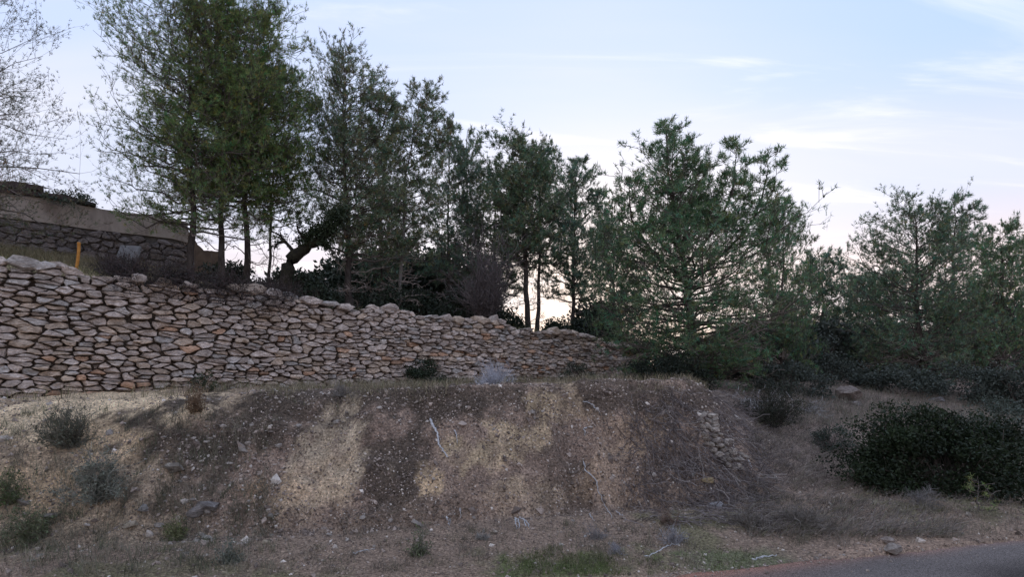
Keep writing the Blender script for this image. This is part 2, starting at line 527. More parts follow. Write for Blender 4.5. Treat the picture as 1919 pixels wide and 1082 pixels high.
gx = axis([(-900, -60, 60), (-60, -16, 1.5), (-16, -8, .2), (-8, 8, .06), (8, 16, .2), (16, 60, 1.5), (60, 900, 60)])
gy = axis([(-300, -20, 28), (-20, 1.5, .8), (1.5, 4.2, .1), (4.2, 8.8, .05), (8.8, 20, .2), (20, 50, 1), (50, 120, 3), (120, 1400, 80)])
GX, GY = np.meshgrid(gx, gy, indexing='ij')
GZ = height(GX, GY)
dd = d_of(GX, GY)
GZ = np.where(dd < -1.99, -.03, GZ)
V = np.stack([GX, GY, GZ], -1)
idx = np.arange(GX.size).reshape(GX.shape)
Q = np.stack([idx[:-1, :-1], idx[1:, :-1], idx[1:, 1:], idx[:-1, 1:]], -1).reshape(-1, 4)
ground = put('ground', V.reshape(-1, 3), Q, M['soil'], None, True, soil_colour(GX, GY, GZ).reshape(-1, 3))
tag(ground, 'bare earth cut bank and stony hillside ground', kind='structure')

# road: asphalt sheet whose edge runs along d = -2.05, reddish soil dusted edge
rs = np.concatenate([np.arange(-300, -10, 10), np.arange(-10, 14, .06), np.arange(14, 300, 10)])
rd = np.array([0, .02, .06, .12, .2, .3, .42, .56, .75, 1.0, 1.3, 1.7, 2.2, 3, 4.5, 6.5])
RS, RD = np.meshgrid(rs, rd, indexing='ij')
edge = -1.90 + .05 * NA.fbm(RS * 1.7, RS * 0, 4)
D = edge - RD
bx, by = RS * .963, 6.24 + RS * .963 * .28
RX = bx - .2696 * D / 1.0; RY = by + .963 * D
RZ = np.where(RD < .01, -.01, .022 + 0 * RD) + .004 * NB.fbm(RX * 2, RY * 2, 2)
edgec = np.exp(-(RD / (.07 + .12 * (NC.fbm(RS * .8, RS * 0 + 3, 3) + .4))) ** 2)
nz = NB.fbm(RX * .7, RY * 2.2, 4)
leftred = sstep(3.2, 1.2, RX) * sstep(.9, .2, RD)
C = np.ones(RX.shape + (3,))
C += edgec[..., None] * np.array([1.0, .40, .18])
C += (leftred * .5)[..., None] * np.array([.25, -.25, -.38])
C *= (1 + .18 * nz)[..., None]
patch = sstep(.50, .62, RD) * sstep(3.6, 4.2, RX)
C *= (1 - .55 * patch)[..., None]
idx = np.arange(RX.size).reshape(RX.shape)
Q = np.stack([idx[:-1, :-1], idx[:-1, 1:], idx[1:, 1:], idx[1:, :-1]], -1).reshape(-1, 4)
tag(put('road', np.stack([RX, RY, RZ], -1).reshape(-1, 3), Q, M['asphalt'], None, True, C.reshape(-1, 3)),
    'worn purplish grey asphalt road with reddish edge', kind='structure')


# ------------------------------------------------------------------ stones
def clip_poly(poly, nx, ny, c):
    out = []
    n = len(poly)
    for i in range(n):
        p, q = poly[i], poly[(i + 1) % n]
        dp, dq = p[0] * nx + p[1] * ny - c, q[0] * nx + q[1] * ny - c
        if dp <= 0: out.append(p)
        if (dp < 0 < dq) or (dq < 0 < dp):
            t = dp / (dp - dq); out.append((p[0] + (q[0] - p[0]) * t, p[1] + (q[1] - p[1]) * t))
    return out


def cells(pts, asp, inside):
    """Voronoi cells (in a space squeezed by asp along s) of the points whose flag inside is set"""
    P = pts / np.array([asp, 1.0])
    res = []
    for i in np.nonzero(inside)[0]:
        dist = ((P - P[i]) ** 2).sum(1)
        nb = np.argsort(dist)[1:22]
        x0, y0 = P[i]
        poly = [(x0 - .4, y0 - .4), (x0 + .4, y0 - .4), (x0 + .4, y0 + .4), (x0 - .4, y0 + .4)]
        for j in nb:
            nx, ny = P[j] - P[i]
            poly = clip_poly(poly, nx, ny, (P[j] @ P[j] - P[i] @ P[i]) / 2)
            if len(poly) < 3: break
        if len(poly) >= 3: res.append(np.array(poly) * np.array([asp, 1.0]))
    return res


def rubble_points(rng, s0, s1, z0, z1, hh, ll):
    pts = []
    z = z0
    while z < z1:
        h = hh * rng.uniform(.65, 1.4)
        s = s0 + rng.uniform(0, ll)
        while s < s1:
            l = ll * rng.lognormal(-.2, .62)
            if l > ll * .6 and rng.random() < .28:
                pts += [(s + l * .4, z + h * .22), (s + l * .5, z + h * .75)]
            else:
                pts.append((s + l / 2 + rng.normal(0, .03), z + h / 2 + rng.normal(0, hh * .27)))
            s += l
        z += h
    return np.array(pts)


def resample(poly, n, rng, rnd=.22):
    # cut the corners, then n points along the outline
    a = poly; b = np.roll(poly, -1, 0)
    cut = np.stack([a + (b - a) * rnd, a + (b - a) * (1 - rnd)], 1).reshape(-1, 2)
    e = np.linalg.norm(np.roll(cut, -1, 0) - cut, axis=1)
    c = np.concatenate([[0], np.cumsum(e)])
    t = (np.arange(n) + rng.uniform(0, 1)) / n * c[-1] % c[-1]
    cc = np.vstack([cut, cut[:1]])
    t.sort()
    return np.stack([np.interp(t, c, cc[:, 0]), np.interp(t, c, cc[:, 1])], 1)


def stone_mesh(poly, rng, gap=.0075, depth=.22, proud=.030, n=10, bulge=.010, inset=(.72, .95), rnd=.08):
    """vertices in (s, z, out) space, triangles; closed front and sides"""
    c = poly.mean(0)
    sz = poly.max(0) - poly.min(0)
    sh = np.maximum(.4, 1 - 2 * gap / np.maximum(sz, .03))
    p = resample((poly - c) * sh, n, rng, rnd)
    p += rng.normal(0, .09, p.shape) * sz * .5
    ins = rng.uniform(inset[0], inset[1], (n, 1))
    o = rng.normal(0, proud)
    tilt = rng.normal(0, .16, 2)
    r0 = np.c_[p * .8, np.full(n, -depth)]
    r1 = np.c_[p, np.full(n, o - .035) + rng.normal(0, .008, n)]
    q = p * ins
    r2 = np.c_[q, o + bulge * .7 + q @ tilt + rng.normal(0, .007, n)]
    k = np.array([[rng.normal(0, .12) * sz[0], rng.normal(0, .12) * sz[1], o + bulge + rng.normal(0, .01)]])
    Vv = np.vstack([r0, r1, r2, k])
    Vv[:, :2] += c
    i = np.arange(n); j = (i + 1) % n
    T = np.vstack([np.c_[i, j, n + j], np.c_[i, n + j, n + i], np.c_[n + i, n + j, 2 * n + j], np.c_[n + i, 2 * n + j, 2 * n + i],
                   np.c_[2 * n + i, 2 * n + j, np.full(n, 3 * n)]])
    return Vv, T


def stone_tint(rng, warm=1.0):
    r = rng.random()
    b = rng.uniform(.72, 1.18)
    if r < .05 * warm: c = np.array([.52, .34, .235])
    elif r < .24 * warm: c = np.array([.52, .42, .335])
    elif r < .34: c = np.array([.48, .44, .405])
    else: c = np.array([.52, .44, .385])
    return c * b * 1.45


BAT = .11
def wall_to_world(Vv, foot=-.36):
    s, z, o = Vv[:, 0], Vv[:, 1], Vv[:, 2]
    zb = np.interp(s, S_TOP, Z_BASE)
    out = -foot - (z - zb) * BAT + o
    xy = W0 + s[:, None] * WT + out[:, None] * WN
    return np.c_[xy, z]


rng = np.random.default_rng(5)
pts = rubble_points(rng, -2.0, 15.2, 1.0, 3.7, .088, .235)
ztop = np.interp(pts[:, 0], S_TOP, Z_TOP) + .05 * np.sin(pts[:, 0] * 2.3) + .02
ins = (pts[:, 1] > np.interp(pts[:, 0], S_TOP, Z_BASE) - .12) & (pts[:, 1] < ztop - .01) & (pts[:, 0] > -1.6) & (pts[:, 0] < 14.7)
stones = []
for poly in cells(pts, 2.3, ins):
    Vv, T = stone_mesh(poly, rng)
    stones.append((wall_to_world(Vv), T, stone_tint(rng), np.ptp(poly[:, 0]) * np.ptp(poly[:, 1])))
# cap stones lying on the wall head
for s in np.arange(-1.4, 14.4, .34):
    if rng.random() < .75:
        zz = float(np.interp(s, S_TOP, Z_TOP)) + .05 * math.sin(s * 2.3) + .03
        l, h = rng.uniform(.13, .27), rng.uniform(.05, .12)
        a = np.linspace(0, 2 * math.pi, 7)[:-1] + rng.uniform(0, 1)
        poly = np.c_[s + l * np.cos(a), zz + h * np.sin(a)] + rng.normal(0, .02, (6, 2))
        Vv, T = stone_mesh(poly, rng, gap=0, depth=.3, proud=.05, bulge=.05)
        stones.append((wall_to_world(Vv), T, stone_tint(rng), 4 * l * h))
wall = empty('dry_stone_wall', (W0[0], W0[1], 1.38))
tag(wall, 'long dry stone retaining wall of pale rubble above the earth bank', 'stone wall')
wo = np.array(wall.location)


def seen(st):
    c = st[0].mean(0); u, v = uv_of(*c)
    return st[3] / (c[0] ** 2 + c[1] ** 2) if -20 < u < 1190 else 0


stones.sort(key=seen, reverse=True)
for Vv, T, c, a in stones[:300]:
    ctr = Vv.mean(0)
    o = put('stone', Vv - ctr, T, M['stone'], wall, False, np.broadcast_to(c, Vv.shape))
    o.location = ctr - wo
bag = Bag()
for Vv, T, c, a in stones[300:]: bag.add(Vv - wo, T, c)
tag(bag.put('small_stones', M['stone'], wall), kind='stuff')
# earth core behind the stones
cs = np.arange(-1.8, 15.0, .2)
front = np.stack([np.c_[cs, np.interp(cs, S_TOP, Z_BASE) - .3, np.full(len(cs), -.10)], np.c_[cs, np.interp(cs, S_TOP, Z_TOP) - .07, np.full(len(cs), -.10)],
                  np.c_[cs, np.interp(cs, S_TOP, Z_TOP) - .07, np.full(len(cs), -.6)]], 1).reshape(-1, 3)
k = np.arange(len(cs) - 1) * 3
Q = np.vstack([np.c_[k, k + 3, k + 4, k + 1], np.c_[k + 1, k + 4, k + 5, k + 2]])
put('earth_core', wall_to_world(front) - wo, Q, M['core'], wall)

# ------------------------------------------------------------------ mortared garden wall, upper left
GW0 = np.array([X(0, 13.0), 13.0])
def gw_to_world(Vv):
    xy = GW0 + Vv[:, :1] * WT + Vv[:, 2:3] * WN
    return np.c_[xy, Vv[:, 1]]


def gw_s(u):
    # distance along the wall line where photo column u crosses it
    k = (u - CX) / F
    y = (GW0[1] - .825 * GW0[0]) / (1 - .825 * k)
    return (k * y - GW0[0]) / WT[0], y


def gw_box(name, pairs, o0, o1, m, parent, sub=14):
    """pairs: (u, v_top, v_bottom) outline points along the wall; slab between depths o0 and o1"""
    S = []
    for u, vt, vb in pairs:
        s, y = gw_s(u); S.append((s, Zv(vt, y), Zv(vb, y)))
    S = np.array(S); ss = np.linspace(S[0, 0], S[-1, 0], sub)
    zt, zb = np.interp(ss, S[:, 0], S[:, 1]), np.interp(ss, S[:, 0], S[:, 2])
    zt = zt + rng.normal(0, .012, sub)
    ring = np.stack([np.c_[ss, zb, np.full(sub, o1)], np.c_[ss, zt, np.full(sub, o1)], np.c_[ss, zt, np.full(sub, o0)], np.c_[ss, zb, np.full(sub, o0)]], 1)
    idx = np.arange(sub * 4).reshape(sub, 4)
    Q = np.stack([idx[:-1], idx[1:], np.roll(idx, -1, 1)[1:], np.roll(idx, -1, 1)[:-1]], -1).reshape(-1, 4)
    Q = np.vstack([Q, idx[0][None], idx[-1][None, ::-1]])
    return put(name, gw_to_world(ring.reshape(-1, 3)) - np.array(parent.location), Q, m, parent)


gwall = empty('garden_wall', (GW0[0], GW0[1], 4.2))
tag(gwall, 'old garden wall with tan cement band over grey mortared stones', 'wall')
gw_box('cement_band', [(-120, 345, 392), (0, 362, 407), (90, 374, 418), (170, 388, 430), (345, 413, 450), (352, 418, 455)], -.30, 0, M['render'], gwall)
gw_box('backing', [(-120, 394, 560), (0, 409, 560), (90, 420, 560), (170, 430, 570), (330, 444, 580), (352, 446, 580)], -.295, -.05, M['mortar'], gwall)
gw_box('coping', [(-120, 326, 336), (0, 341, 351), (60, 349, 357), (82, 352, 359)], -.8, .14, M['dark_tile'], gwall, 8)
gw_box('eave_board', [(-120, 338, 346), (0, 353, 361), (60, 359, 367), (140, 372, 379), (180, 381, 387)], -.25, .08, M['dark_tile'], gwall, 10)
gw_box('low_end', [(352, 430, 600), (362, 446, 600), (374, 462, 600), (384, 470, 600), (415, 471, 600)], -.34, -.02, M['brown_render'], gwall, 18)
rng = np.random.default_rng(9)
gpts = rubble_points(rng, -2.6, 7.0, 3.7, 5.9, .16, .33)
gi = []
for s, z in gpts:
    p = GW0 + s * WT; u, v = uv_of(p[0], p[1], z)
    gi.append(-110 < u < 352 and v > np.interp(u, [-120, 0, 90, 170, 345], [397, 412, 423, 435, 456]) and v < 545)
for poly in cells(gpts, 1.7, np.array(gi)):
    Vv, T = stone_mesh(poly, rng, gap=.009, depth=.1, proud=.012, bulge=.018, inset=(.75, .93), rnd=.1, n=9)
    Vw = gw_to_world(Vv); ctr = Vw.mean(0)
    c = np.array([.27, .235, .225]) * rng.uniform(.75, 1.15)
    o = put('stone', Vw - ctr, T, M['stone'], gwall, False, np.broadcast_to(c, Vw.shape))
    o.location = ctr - np.array(gwall.location)


# ------------------------------------------------------------------ pines
TWIGC = np.array([1., 1., 1.])


def pine(u, Y, vtop, prof, label, seed, utop=None, n1=60, n2=9, n3=4, m=2, q=7, r0=.09, cb=.45, dead=14, tint=(1, 1, 1), leaders=(), el=(.05, .75), size=.098,
         width=.0135, bark='bark', lean=0., ztop=None, droop=0., x=None, kink=.12, dens_lo=1.0, deadlen=.8, spread=.72, group='pine trees on the slope', ul=None, ur=None, tw=1.0, lm=1.0):
    pc = 1.3 if u < 1180 else 3.0
    """prof: (height fraction, crown radius in metres); cb: fraction of the height where living branches start"""
    rng = np.random.default_rng(seed)
    x0 = X(u, Y) if x is None else x
    zg = float(height(x0, Y)); base = np.array([x0, Y, zg - .12])
    zt = Zv(vtop, Y) if ztop is None else ztop
    H = zt - base[2]
    xt = X(utop, Y) if utop is not None else x0 + lean
    k = 16; t = np.linspace(0, 1, k)
    ax = np.stack([base[0] + (xt - x0) * t ** 1.3, np.full(k, Y), base[2] + H * t], 1)
    w = np.cumsum(rng.normal(0, kink / 4, (k, 2)), 0); w -= w[0]
    w -= np.linspace(0, 1, k)[:, None] * w[-1]
    ax[:, :2] += w
    axes = [(ax, cb, 1.0, r0)]
    for (f, du, dv, sc_) in leaders:                   # extra leading shoots: start fraction, end offset (pixels from the tree top), crown scale
        i = f * (k - 1); s = ax[int(i)]
        e = np.array([xt + du * Y / F, Y + rng.normal(0, .35), zt - dv * Y / F])
        kk = 9; tt = np.linspace(0, 1, kk)[:, None]
        pth = s + (e - s) * tt; pth[:, :2] += (np.sin(tt * math.pi) * (e - s)[:2] * .35)
        pth += rng.normal(0, .03, pth.shape) * tt
        axes.append((pth, .3, sc_, r0 * .45))
    size, width = size * max(1, Y / 15.), width * max(1, Y / 12.5)     # tufts of far trees stand for more shoots
    wood, limb, leaf = Bag(), Bag(), Bag()
    root = empty('pine_tree', tuple(base))
    tag(root, label, 'tree', group)
    pf = np.array(prof)
    allP = []
    for A, cb_, scl, r in axes:
        K = len(A)
        tr = np.linspace(0, 1, K)
        R = r * (1 - .93 * tr ** 1.1)
        if A is ax: R = R * (1 + .5 * np.exp(-tr * 14))
        V_, Q_ = tubes(A[None], R[None], 8 if A is ax else 6)
        wood.add(V_, Q_)
        nn = max(8, int(n1 * scl * (1.0 if A is ax else .24)))
        ff = np.linspace(cb_, 1, 200)
        wgt = np.interp(np.interp(ff * (K - 1), np.arange(K), (A[:, 2] - base[2]) / H), pf[:, 0], pf[:, 1]) + .22 * pf[:, 1].max()
        cdf = np.cumsum(wgt); cdf /= cdf[-1]
        f = np.interp((np.arange(nn) + rng.random(nn)) / nn, cdf, ff)
        if dens_lo != 1.0: f = cb_ + (f - cb_) ** dens_lo / (1 - cb_) ** (dens_lo - 1)
        g = f * (K - 1); i = np.minimum(g.astype(int), K - 2)
        pos = A[i] + (A[i + 1] - A[i]) * (g - i)[:, None]
        hf = (pos[:, 2] - base[2]) / H
        rad = np.interp(hf, pf[:, 0], pf[:, 1]) * (1 if A is ax else .62 * scl + .1)
        if A is not ax: rad = rad * (1.55 - 1.25 * ((f - cb_) / (1 - cb_)) ** 1.5)
        az = np.arange(nn) * 2.39996 + rng.normal(0, .5, nn)
        ee = el[0] + (el[1] - el[0]) * ((f - cb_) / (1 - cb_)) ** 1.5 + rng.normal(0, .14, nn)
        L = np.maximum(.15 * lm, rad * (.42 + .85 * rng.random(nn) ** .7)) / np.maximum(np.cos(ee), .55)
        tt = np.linspace(0, 1, 6)
        dirs = np.stack([np.cos(az) * np.cos(ee), np.sin(az) * np.cos(ee), np.sin(ee)], 1)
        P1 = pos[:, None] + dirs[:, None] * (L[:, None] * tt)[..., None]
        P1[..., 2] += (.16 - droop) * L[:, None] * tt ** 2 - droop * L[:, None] * tt * .4
        P1[:, 1:] += rng.normal(0, .035, (nn, 5, 3)) * L[:, None, None]
        lim = max(A[-1, 2], pos[:, 2].max()) - .12
        P1[..., 2] -= .6 * np.maximum(P1[..., 2] - lim, 0) * (tt > 0)
        allP.append((P1, np.interp(f, [cb_, 1], [r * .36, r * .10])))
    for P1, r1 in allP:
        V_, Q_ = tubes(P1, np.maximum(r1[:, None] * (1 - .8 * np.linspace(0, 1, 6)), .004), 4)
        limb.add(V_, Q_)
        P2, f2, L2 = spawn(P1, rng, n2, .16, 1.0, .85, .46, up=.12, k=4, flat=.35, bend=.18, lmin=.18 * lm, lmax=1.2)
        L1 = np.linalg.norm(P1[:, -1] - P1[:, 0], axis=1)
        keep2 = rng.random(len(P2)) < np.repeat(np.clip(L1 / (.30 * pf[:, 1].max() + .45), .22, 1), n2)
        P2 = P2[keep2]
        V_, Q_ = tubes(P2[:, [0, 1, 3]], .0075 * tw * np.ones((len(P2), 1)) * np.array([1, .8, .4]), 3)
        limb.add(V_, Q_)
        P3, f3, L3 = spawn(P2, rng, n3, .2, 1.0, .8, .55, up=.25, k=3, bend=.2, lmin=.10 * lm, lmax=.36)
        V_, Q_ = ribbons(P3[:, ::2], .008 * tw * np.ones((len(P3), 2)), norm(rng.normal(size=(len(P3), 3))))
        limb.add(V_, Q_)
        if m:
            V_, T_, br = needles(P3, rng, m, q, .45, size, width, spread)
            leaf.add(V_, T_, br * np.array(tint))
            V_, T_, br = needles(P2[:, 1:], rng, 1, q, .6, size, width, spread)
            leaf.add(V_, T_, br * np.array(tint))
    if dead:
        f = rng.uniform(max(.1, cb - .32), min(cb + .22, .8), dead)
        g = f * (k - 1); i = np.minimum(g.astype(int), k - 2)
        pos = ax[i] + (ax[i + 1] - ax[i]) * (g - i)[:, None]
        az = rng.uniform(0, 2 * math.pi, dead); L = rng.uniform(.4, 1.0, dead) * deadlen * np.max(pf[:, 1])
        ee = rng.normal(.08, .25, dead); tt = np.linspace(0, 1, 6)
        P1 = pos[:, None] + np.stack([np.cos(az) * np.cos(ee), np.sin(az) * np.cos(ee), np.sin(ee)], 1)[:, None] * (L[:, None] * tt)[..., None]
        P1[:, 1:] += rng.normal(0, .045, (dead, 5, 3)) * L[:, None, None]
        V_, Q_ = tubes(P1, .016 * (1 - .8 * tt)[None] * np.ones((dead, 1)), 4)
        limb.add(V_, Q_, (2.7, 2.6, 2.6))
        P2, _, _ = spawn(P1, rng, 6, .25, 1, .8, .38, up=.02, k=4, wob=.07)
        V_, Q_ = tubes(P2, .007 * np.ones((len(P2), 1)) * np.array([1, .8, .6, .35]), 3)
        limb.add(V_, Q_, (2.7, 2.6, 2.6))
        P3, _, _ = spawn(P2, rng, 4, .25, 1, .8, .45, up=.02, k=3, wob=.08)
        V_, Q_ = ribbons(P3, .007 * np.ones((len(P3), 3)), norm(rng.normal(size=(len(P3), 3))))
        limb.add(V_, Q_, (2.4, 2.3, 2.3))
    # bring the crown to the width and height it has in the photograph
    if leaf.n:
        LV = np.concatenate(leaf.V); uu, vv = uv_of(LV[:, 0], LV[:, 1], LV[:, 2])
        u0 = CX + F * base[0] / base[1]
        kl = (u0 - ul) / max(5, u0 - np.percentile(uu, pc)) if ul is not None else 1.
        kr = (ur - u0) / max(5, np.percentile(uu, 100 - pc) - u0) if ur is not None else 1.
        ht = LV[:, 2] - base[2]; tl = ht > .5 * H
        kz = np.percentile(((zt - CAMH) * LV[tl, 1] / Y + CAMH - base[2]) / ht[tl], .08)
        for bg_ in (wood, limb, leaf):
            for v_ in bg_.V:
                dx = v_[:, 0] - base[0]
                dx = dx * np.where(dx < 0, kl, kr)
                if ul is not None:
                    eL, eR = (u0 - ul) * Y / F, (ur - u0) * Y / F
                    dx = np.where(dx < -eL, -eL + (dx + eL) * .15, np.where(dx > eR, eR + (dx - eR) * .15, dx))
                v_[:, 0] = base[0] + dx
                v_[:, 1] = base[1] + (v_[:, 1] - base[1]) * (kl + kr) / 2 * .85
                v_[:, 2] = base[2] + (v_[:, 2] - base[2]) * kz
    wood.put('trunk', M[bark], root, True, base)
    limb.put('limbs', M['twig'], root, False, base)
    if leaf.n: leaf.put('crown', M['needle'], root, False, base)
    return root


BG = (.85, 1.0, 1.15)  # bluish haze of the farther pines put into their needle tint
# the group of tall pines on the left, standing on the terrace above the wall
pine(355, 11.6, -190, [(0, 1.0), (.15, 1.7), (.35, 2.0), (.5, 2.2), (.75, 2.0), (.9, 1.3), (1, .3)], 'thickest trunked pine at the left of the tall cluster, before the garden wall', 101,
     ul=175, ur=520, n1=108, n2=9, n3=5, r0=.10, cb=.20, dead=22, tint=(.95, 1.05, .7), el=(-.12, .8))
pine(415, 12.0, -130, [(0, 1.0), (.25, 1.2), (.5, 1.7), (.8, 1.5), (1, .3)], 'mossy trunked pine second from the left in the tall cluster', 102, ul=270, ur=560, n1=104, n2=10, n3=5, r0=.085, cb=.31, tint=(.95, 1.08, .62), el=(-.05, .8))
pine(460, 12.7, -40, [(0, 1.0), (.25, 1.1), (.5, 1.6), (.8, 1.2), (1, .3)], 'mossy trunked pine third from the left in the tall cluster', 103, ul=330, ur=592, n1=104, n2=10, n3=5, r0=.08, cb=.33, tint=(.95, 1.08, .62), el=(-.05, .8), utop=480)
pine(506, 13.4, 110, [(0, .8), (.3, 1.1), (.6, 1.4), (.8, 1.0), (1, .2)], 'slender pine at the right of the tall left cluster', 104, ul=420, ur=612, n1=56, n2=9, n3=5, r0=.05, cb=.33, tint=(.8, 1.0, .75), utop=525)
pine(-150, 8.9, -160, [(0, 2.2), (.4, 2.7), (.7, 2.3), (1, .4)], 'sparse half bare pine reaching in from the left edge', 105, ul=-480, ur=150, tw=.5, n1=84, n2=11, n3=6, m=2, q=5, r0=.075, cb=.16, dead=22, tint=(.6, .5, .5),
     size=.06, width=.012, el=(-.1, .5), deadlen=1.1, droop=.06)
# the row receding to the right
pine(652, 14.0, 36, [(0, .7), (.25, 1.2), (.45, 1.45), (.6, 1.35), (.8, 1.05), (.93, .6), (1, .2)], 'tall pine with dark trunk right of the gnarled tree', 110, utop=640, ul=575, ur=762, n1=104, n2=9, n3=5, r0=.11, cb=.24, leaders=((.62, 75, 95, .8),), dead=34)
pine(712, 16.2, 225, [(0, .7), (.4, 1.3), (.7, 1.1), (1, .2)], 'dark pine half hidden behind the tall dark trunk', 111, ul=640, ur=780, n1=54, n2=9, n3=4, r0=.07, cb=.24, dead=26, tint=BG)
pine(748, 14.9, 143, [(0, .5), (.35, .9), (.6, 1.0), (.85, .6), (1, .15)], 'pine with slim pale leaning trunk behind the wall', 112, utop=790, ul=700, ur=850, n1=64, n2=9, n3=4, r0=.055, cb=.28, bark='pale_bark', dead=36, leaders=((.7, 42, 60, .6),))
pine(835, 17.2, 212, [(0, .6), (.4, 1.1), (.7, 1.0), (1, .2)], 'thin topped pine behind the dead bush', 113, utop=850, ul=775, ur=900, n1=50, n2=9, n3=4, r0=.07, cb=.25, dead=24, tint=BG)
pine(876, 18.0, 236, [(0, .6), (.4, 1.0), (.75, .8), (1, .15)], 'ragged grey pine between the thin topped and twin trunked pines', 114, ul=820, ur=925, n1=46, n2=9, n3=4, m=2, r0=.07, cb=.26, dead=26, tint=(.95, 1.0, 1.1))
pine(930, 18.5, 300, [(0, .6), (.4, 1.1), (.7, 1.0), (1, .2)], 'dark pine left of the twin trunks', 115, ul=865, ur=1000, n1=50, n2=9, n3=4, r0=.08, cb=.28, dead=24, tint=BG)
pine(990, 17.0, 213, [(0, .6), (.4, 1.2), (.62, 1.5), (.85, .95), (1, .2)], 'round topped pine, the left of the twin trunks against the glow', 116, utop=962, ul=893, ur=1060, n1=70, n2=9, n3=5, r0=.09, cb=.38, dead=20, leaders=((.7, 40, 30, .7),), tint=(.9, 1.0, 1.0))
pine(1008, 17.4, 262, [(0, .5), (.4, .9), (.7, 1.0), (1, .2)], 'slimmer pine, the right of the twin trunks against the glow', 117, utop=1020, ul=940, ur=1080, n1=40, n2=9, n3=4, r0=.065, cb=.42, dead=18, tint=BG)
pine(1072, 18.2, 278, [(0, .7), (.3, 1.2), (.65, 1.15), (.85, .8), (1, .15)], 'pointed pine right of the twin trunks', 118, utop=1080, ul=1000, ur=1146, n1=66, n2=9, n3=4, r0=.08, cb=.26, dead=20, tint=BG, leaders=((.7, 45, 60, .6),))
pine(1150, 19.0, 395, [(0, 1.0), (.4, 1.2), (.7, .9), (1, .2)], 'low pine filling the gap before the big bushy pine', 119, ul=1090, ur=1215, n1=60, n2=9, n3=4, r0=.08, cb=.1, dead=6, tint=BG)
# the big bushy pine at the end of the wall
pine(1300, 12.6, 222, [(0, 1.2), (.14, 1.7), (.25, 2.35), (.4, 2.1), (.55, 1.5), (.7, .85), (.85, .42), (1, .12)], 'big bushy many tipped pine at the right end of the stone wall', 120, utop=1255, ul=1118, ur=1468, n1=140, n2=9, n3=5, r0=.10,
     cb=.02, dead=26, leaders=((.55, 50, 28, .6), (.5, 110, 40, .7), (.45, 165, 58, .75), (.4, -60, 110, .6)), el=(-.10, .95), deadlen=1.0, tint=(.75, 1.0, .88))
pine(1462, 14.6, 368, [(0, 1.4), (.3, 1.4), (.6, .9), (.85, .5), (1, .12)], 'narrow pine leaning on the right of the big bushy pine', 121, utop=1474, ul=1385, ur=1532, n1=74, n2=9, n3=5, r0=.07, cb=.04, dead=12, tint=(.8, 1.0, .9))
pine(1545, 18.0, 463, [(0, 1.6), (.3, 1.7), (.6, 1.2), (1, .2)], 'low rounded pine in the dip right of the narrow pine', 122, ul=1450, ur=1645, n1=74, n2=9, n3=4, r0=.08, cb=.04, dead=10, tint=BG, width=.014)
pine(1640, 22.0, 480, [(0, 1.9), (.4, 1.9), (.7, 1.3), (1, .3)], 'far low pine in the gap left of the domed pine', 123, ul=1540, ur=1745, n1=70, n2=9, n3=4, r0=.09, cb=.04, dead=6, tint=(.95, 1.1, 1.25), width=.015)
pine(1730, 15.6, 338, [(0, 2.0), (.3, 2.1), (.6, 1.6), (.8, 1.2), (.93, .75), (1, .3)], 'domed pine on the right slope behind the dark shrub', 124, utop=1712, ul=1588, ur=1832, n1=100, n2=9, n3=5, r0=.11, cb=.05, dead=24, tint=(.85, 1.0, 1.05))
pine(1790, 19.0, 360, [(0, 1.4), (.4, 1.3), (.8, .6), (1, .15)], 'thin spired pine poking up right of the domed pine', 125, ul=1700, ur=1885, n1=56, n2=9, n3=4, r0=.08, cb=.1, dead=8, tint=BG)
pine(1875, 17.0, 395, [(0, 1.9), (.4, 2.0), (.7, 1.3), (1, .4)], 'broad pine near the right edge', 126, ul=1765, ur=1990, n1=84, n2=10, n3=4, r0=.10, cb=.05, dead=14, tint=(.85, 1.05, .95), width=.014)
pine(1945, 20.5, 398, [(0, 1.4), (.4, 1.5), (.8, 1.0), (1, .4)], 'half bare pine cut off by the right edge', 127, ul=1850, ur=2060, n1=50, n2=8, n3=4, r0=.09, cb=.15, dead=30, tint=BG)


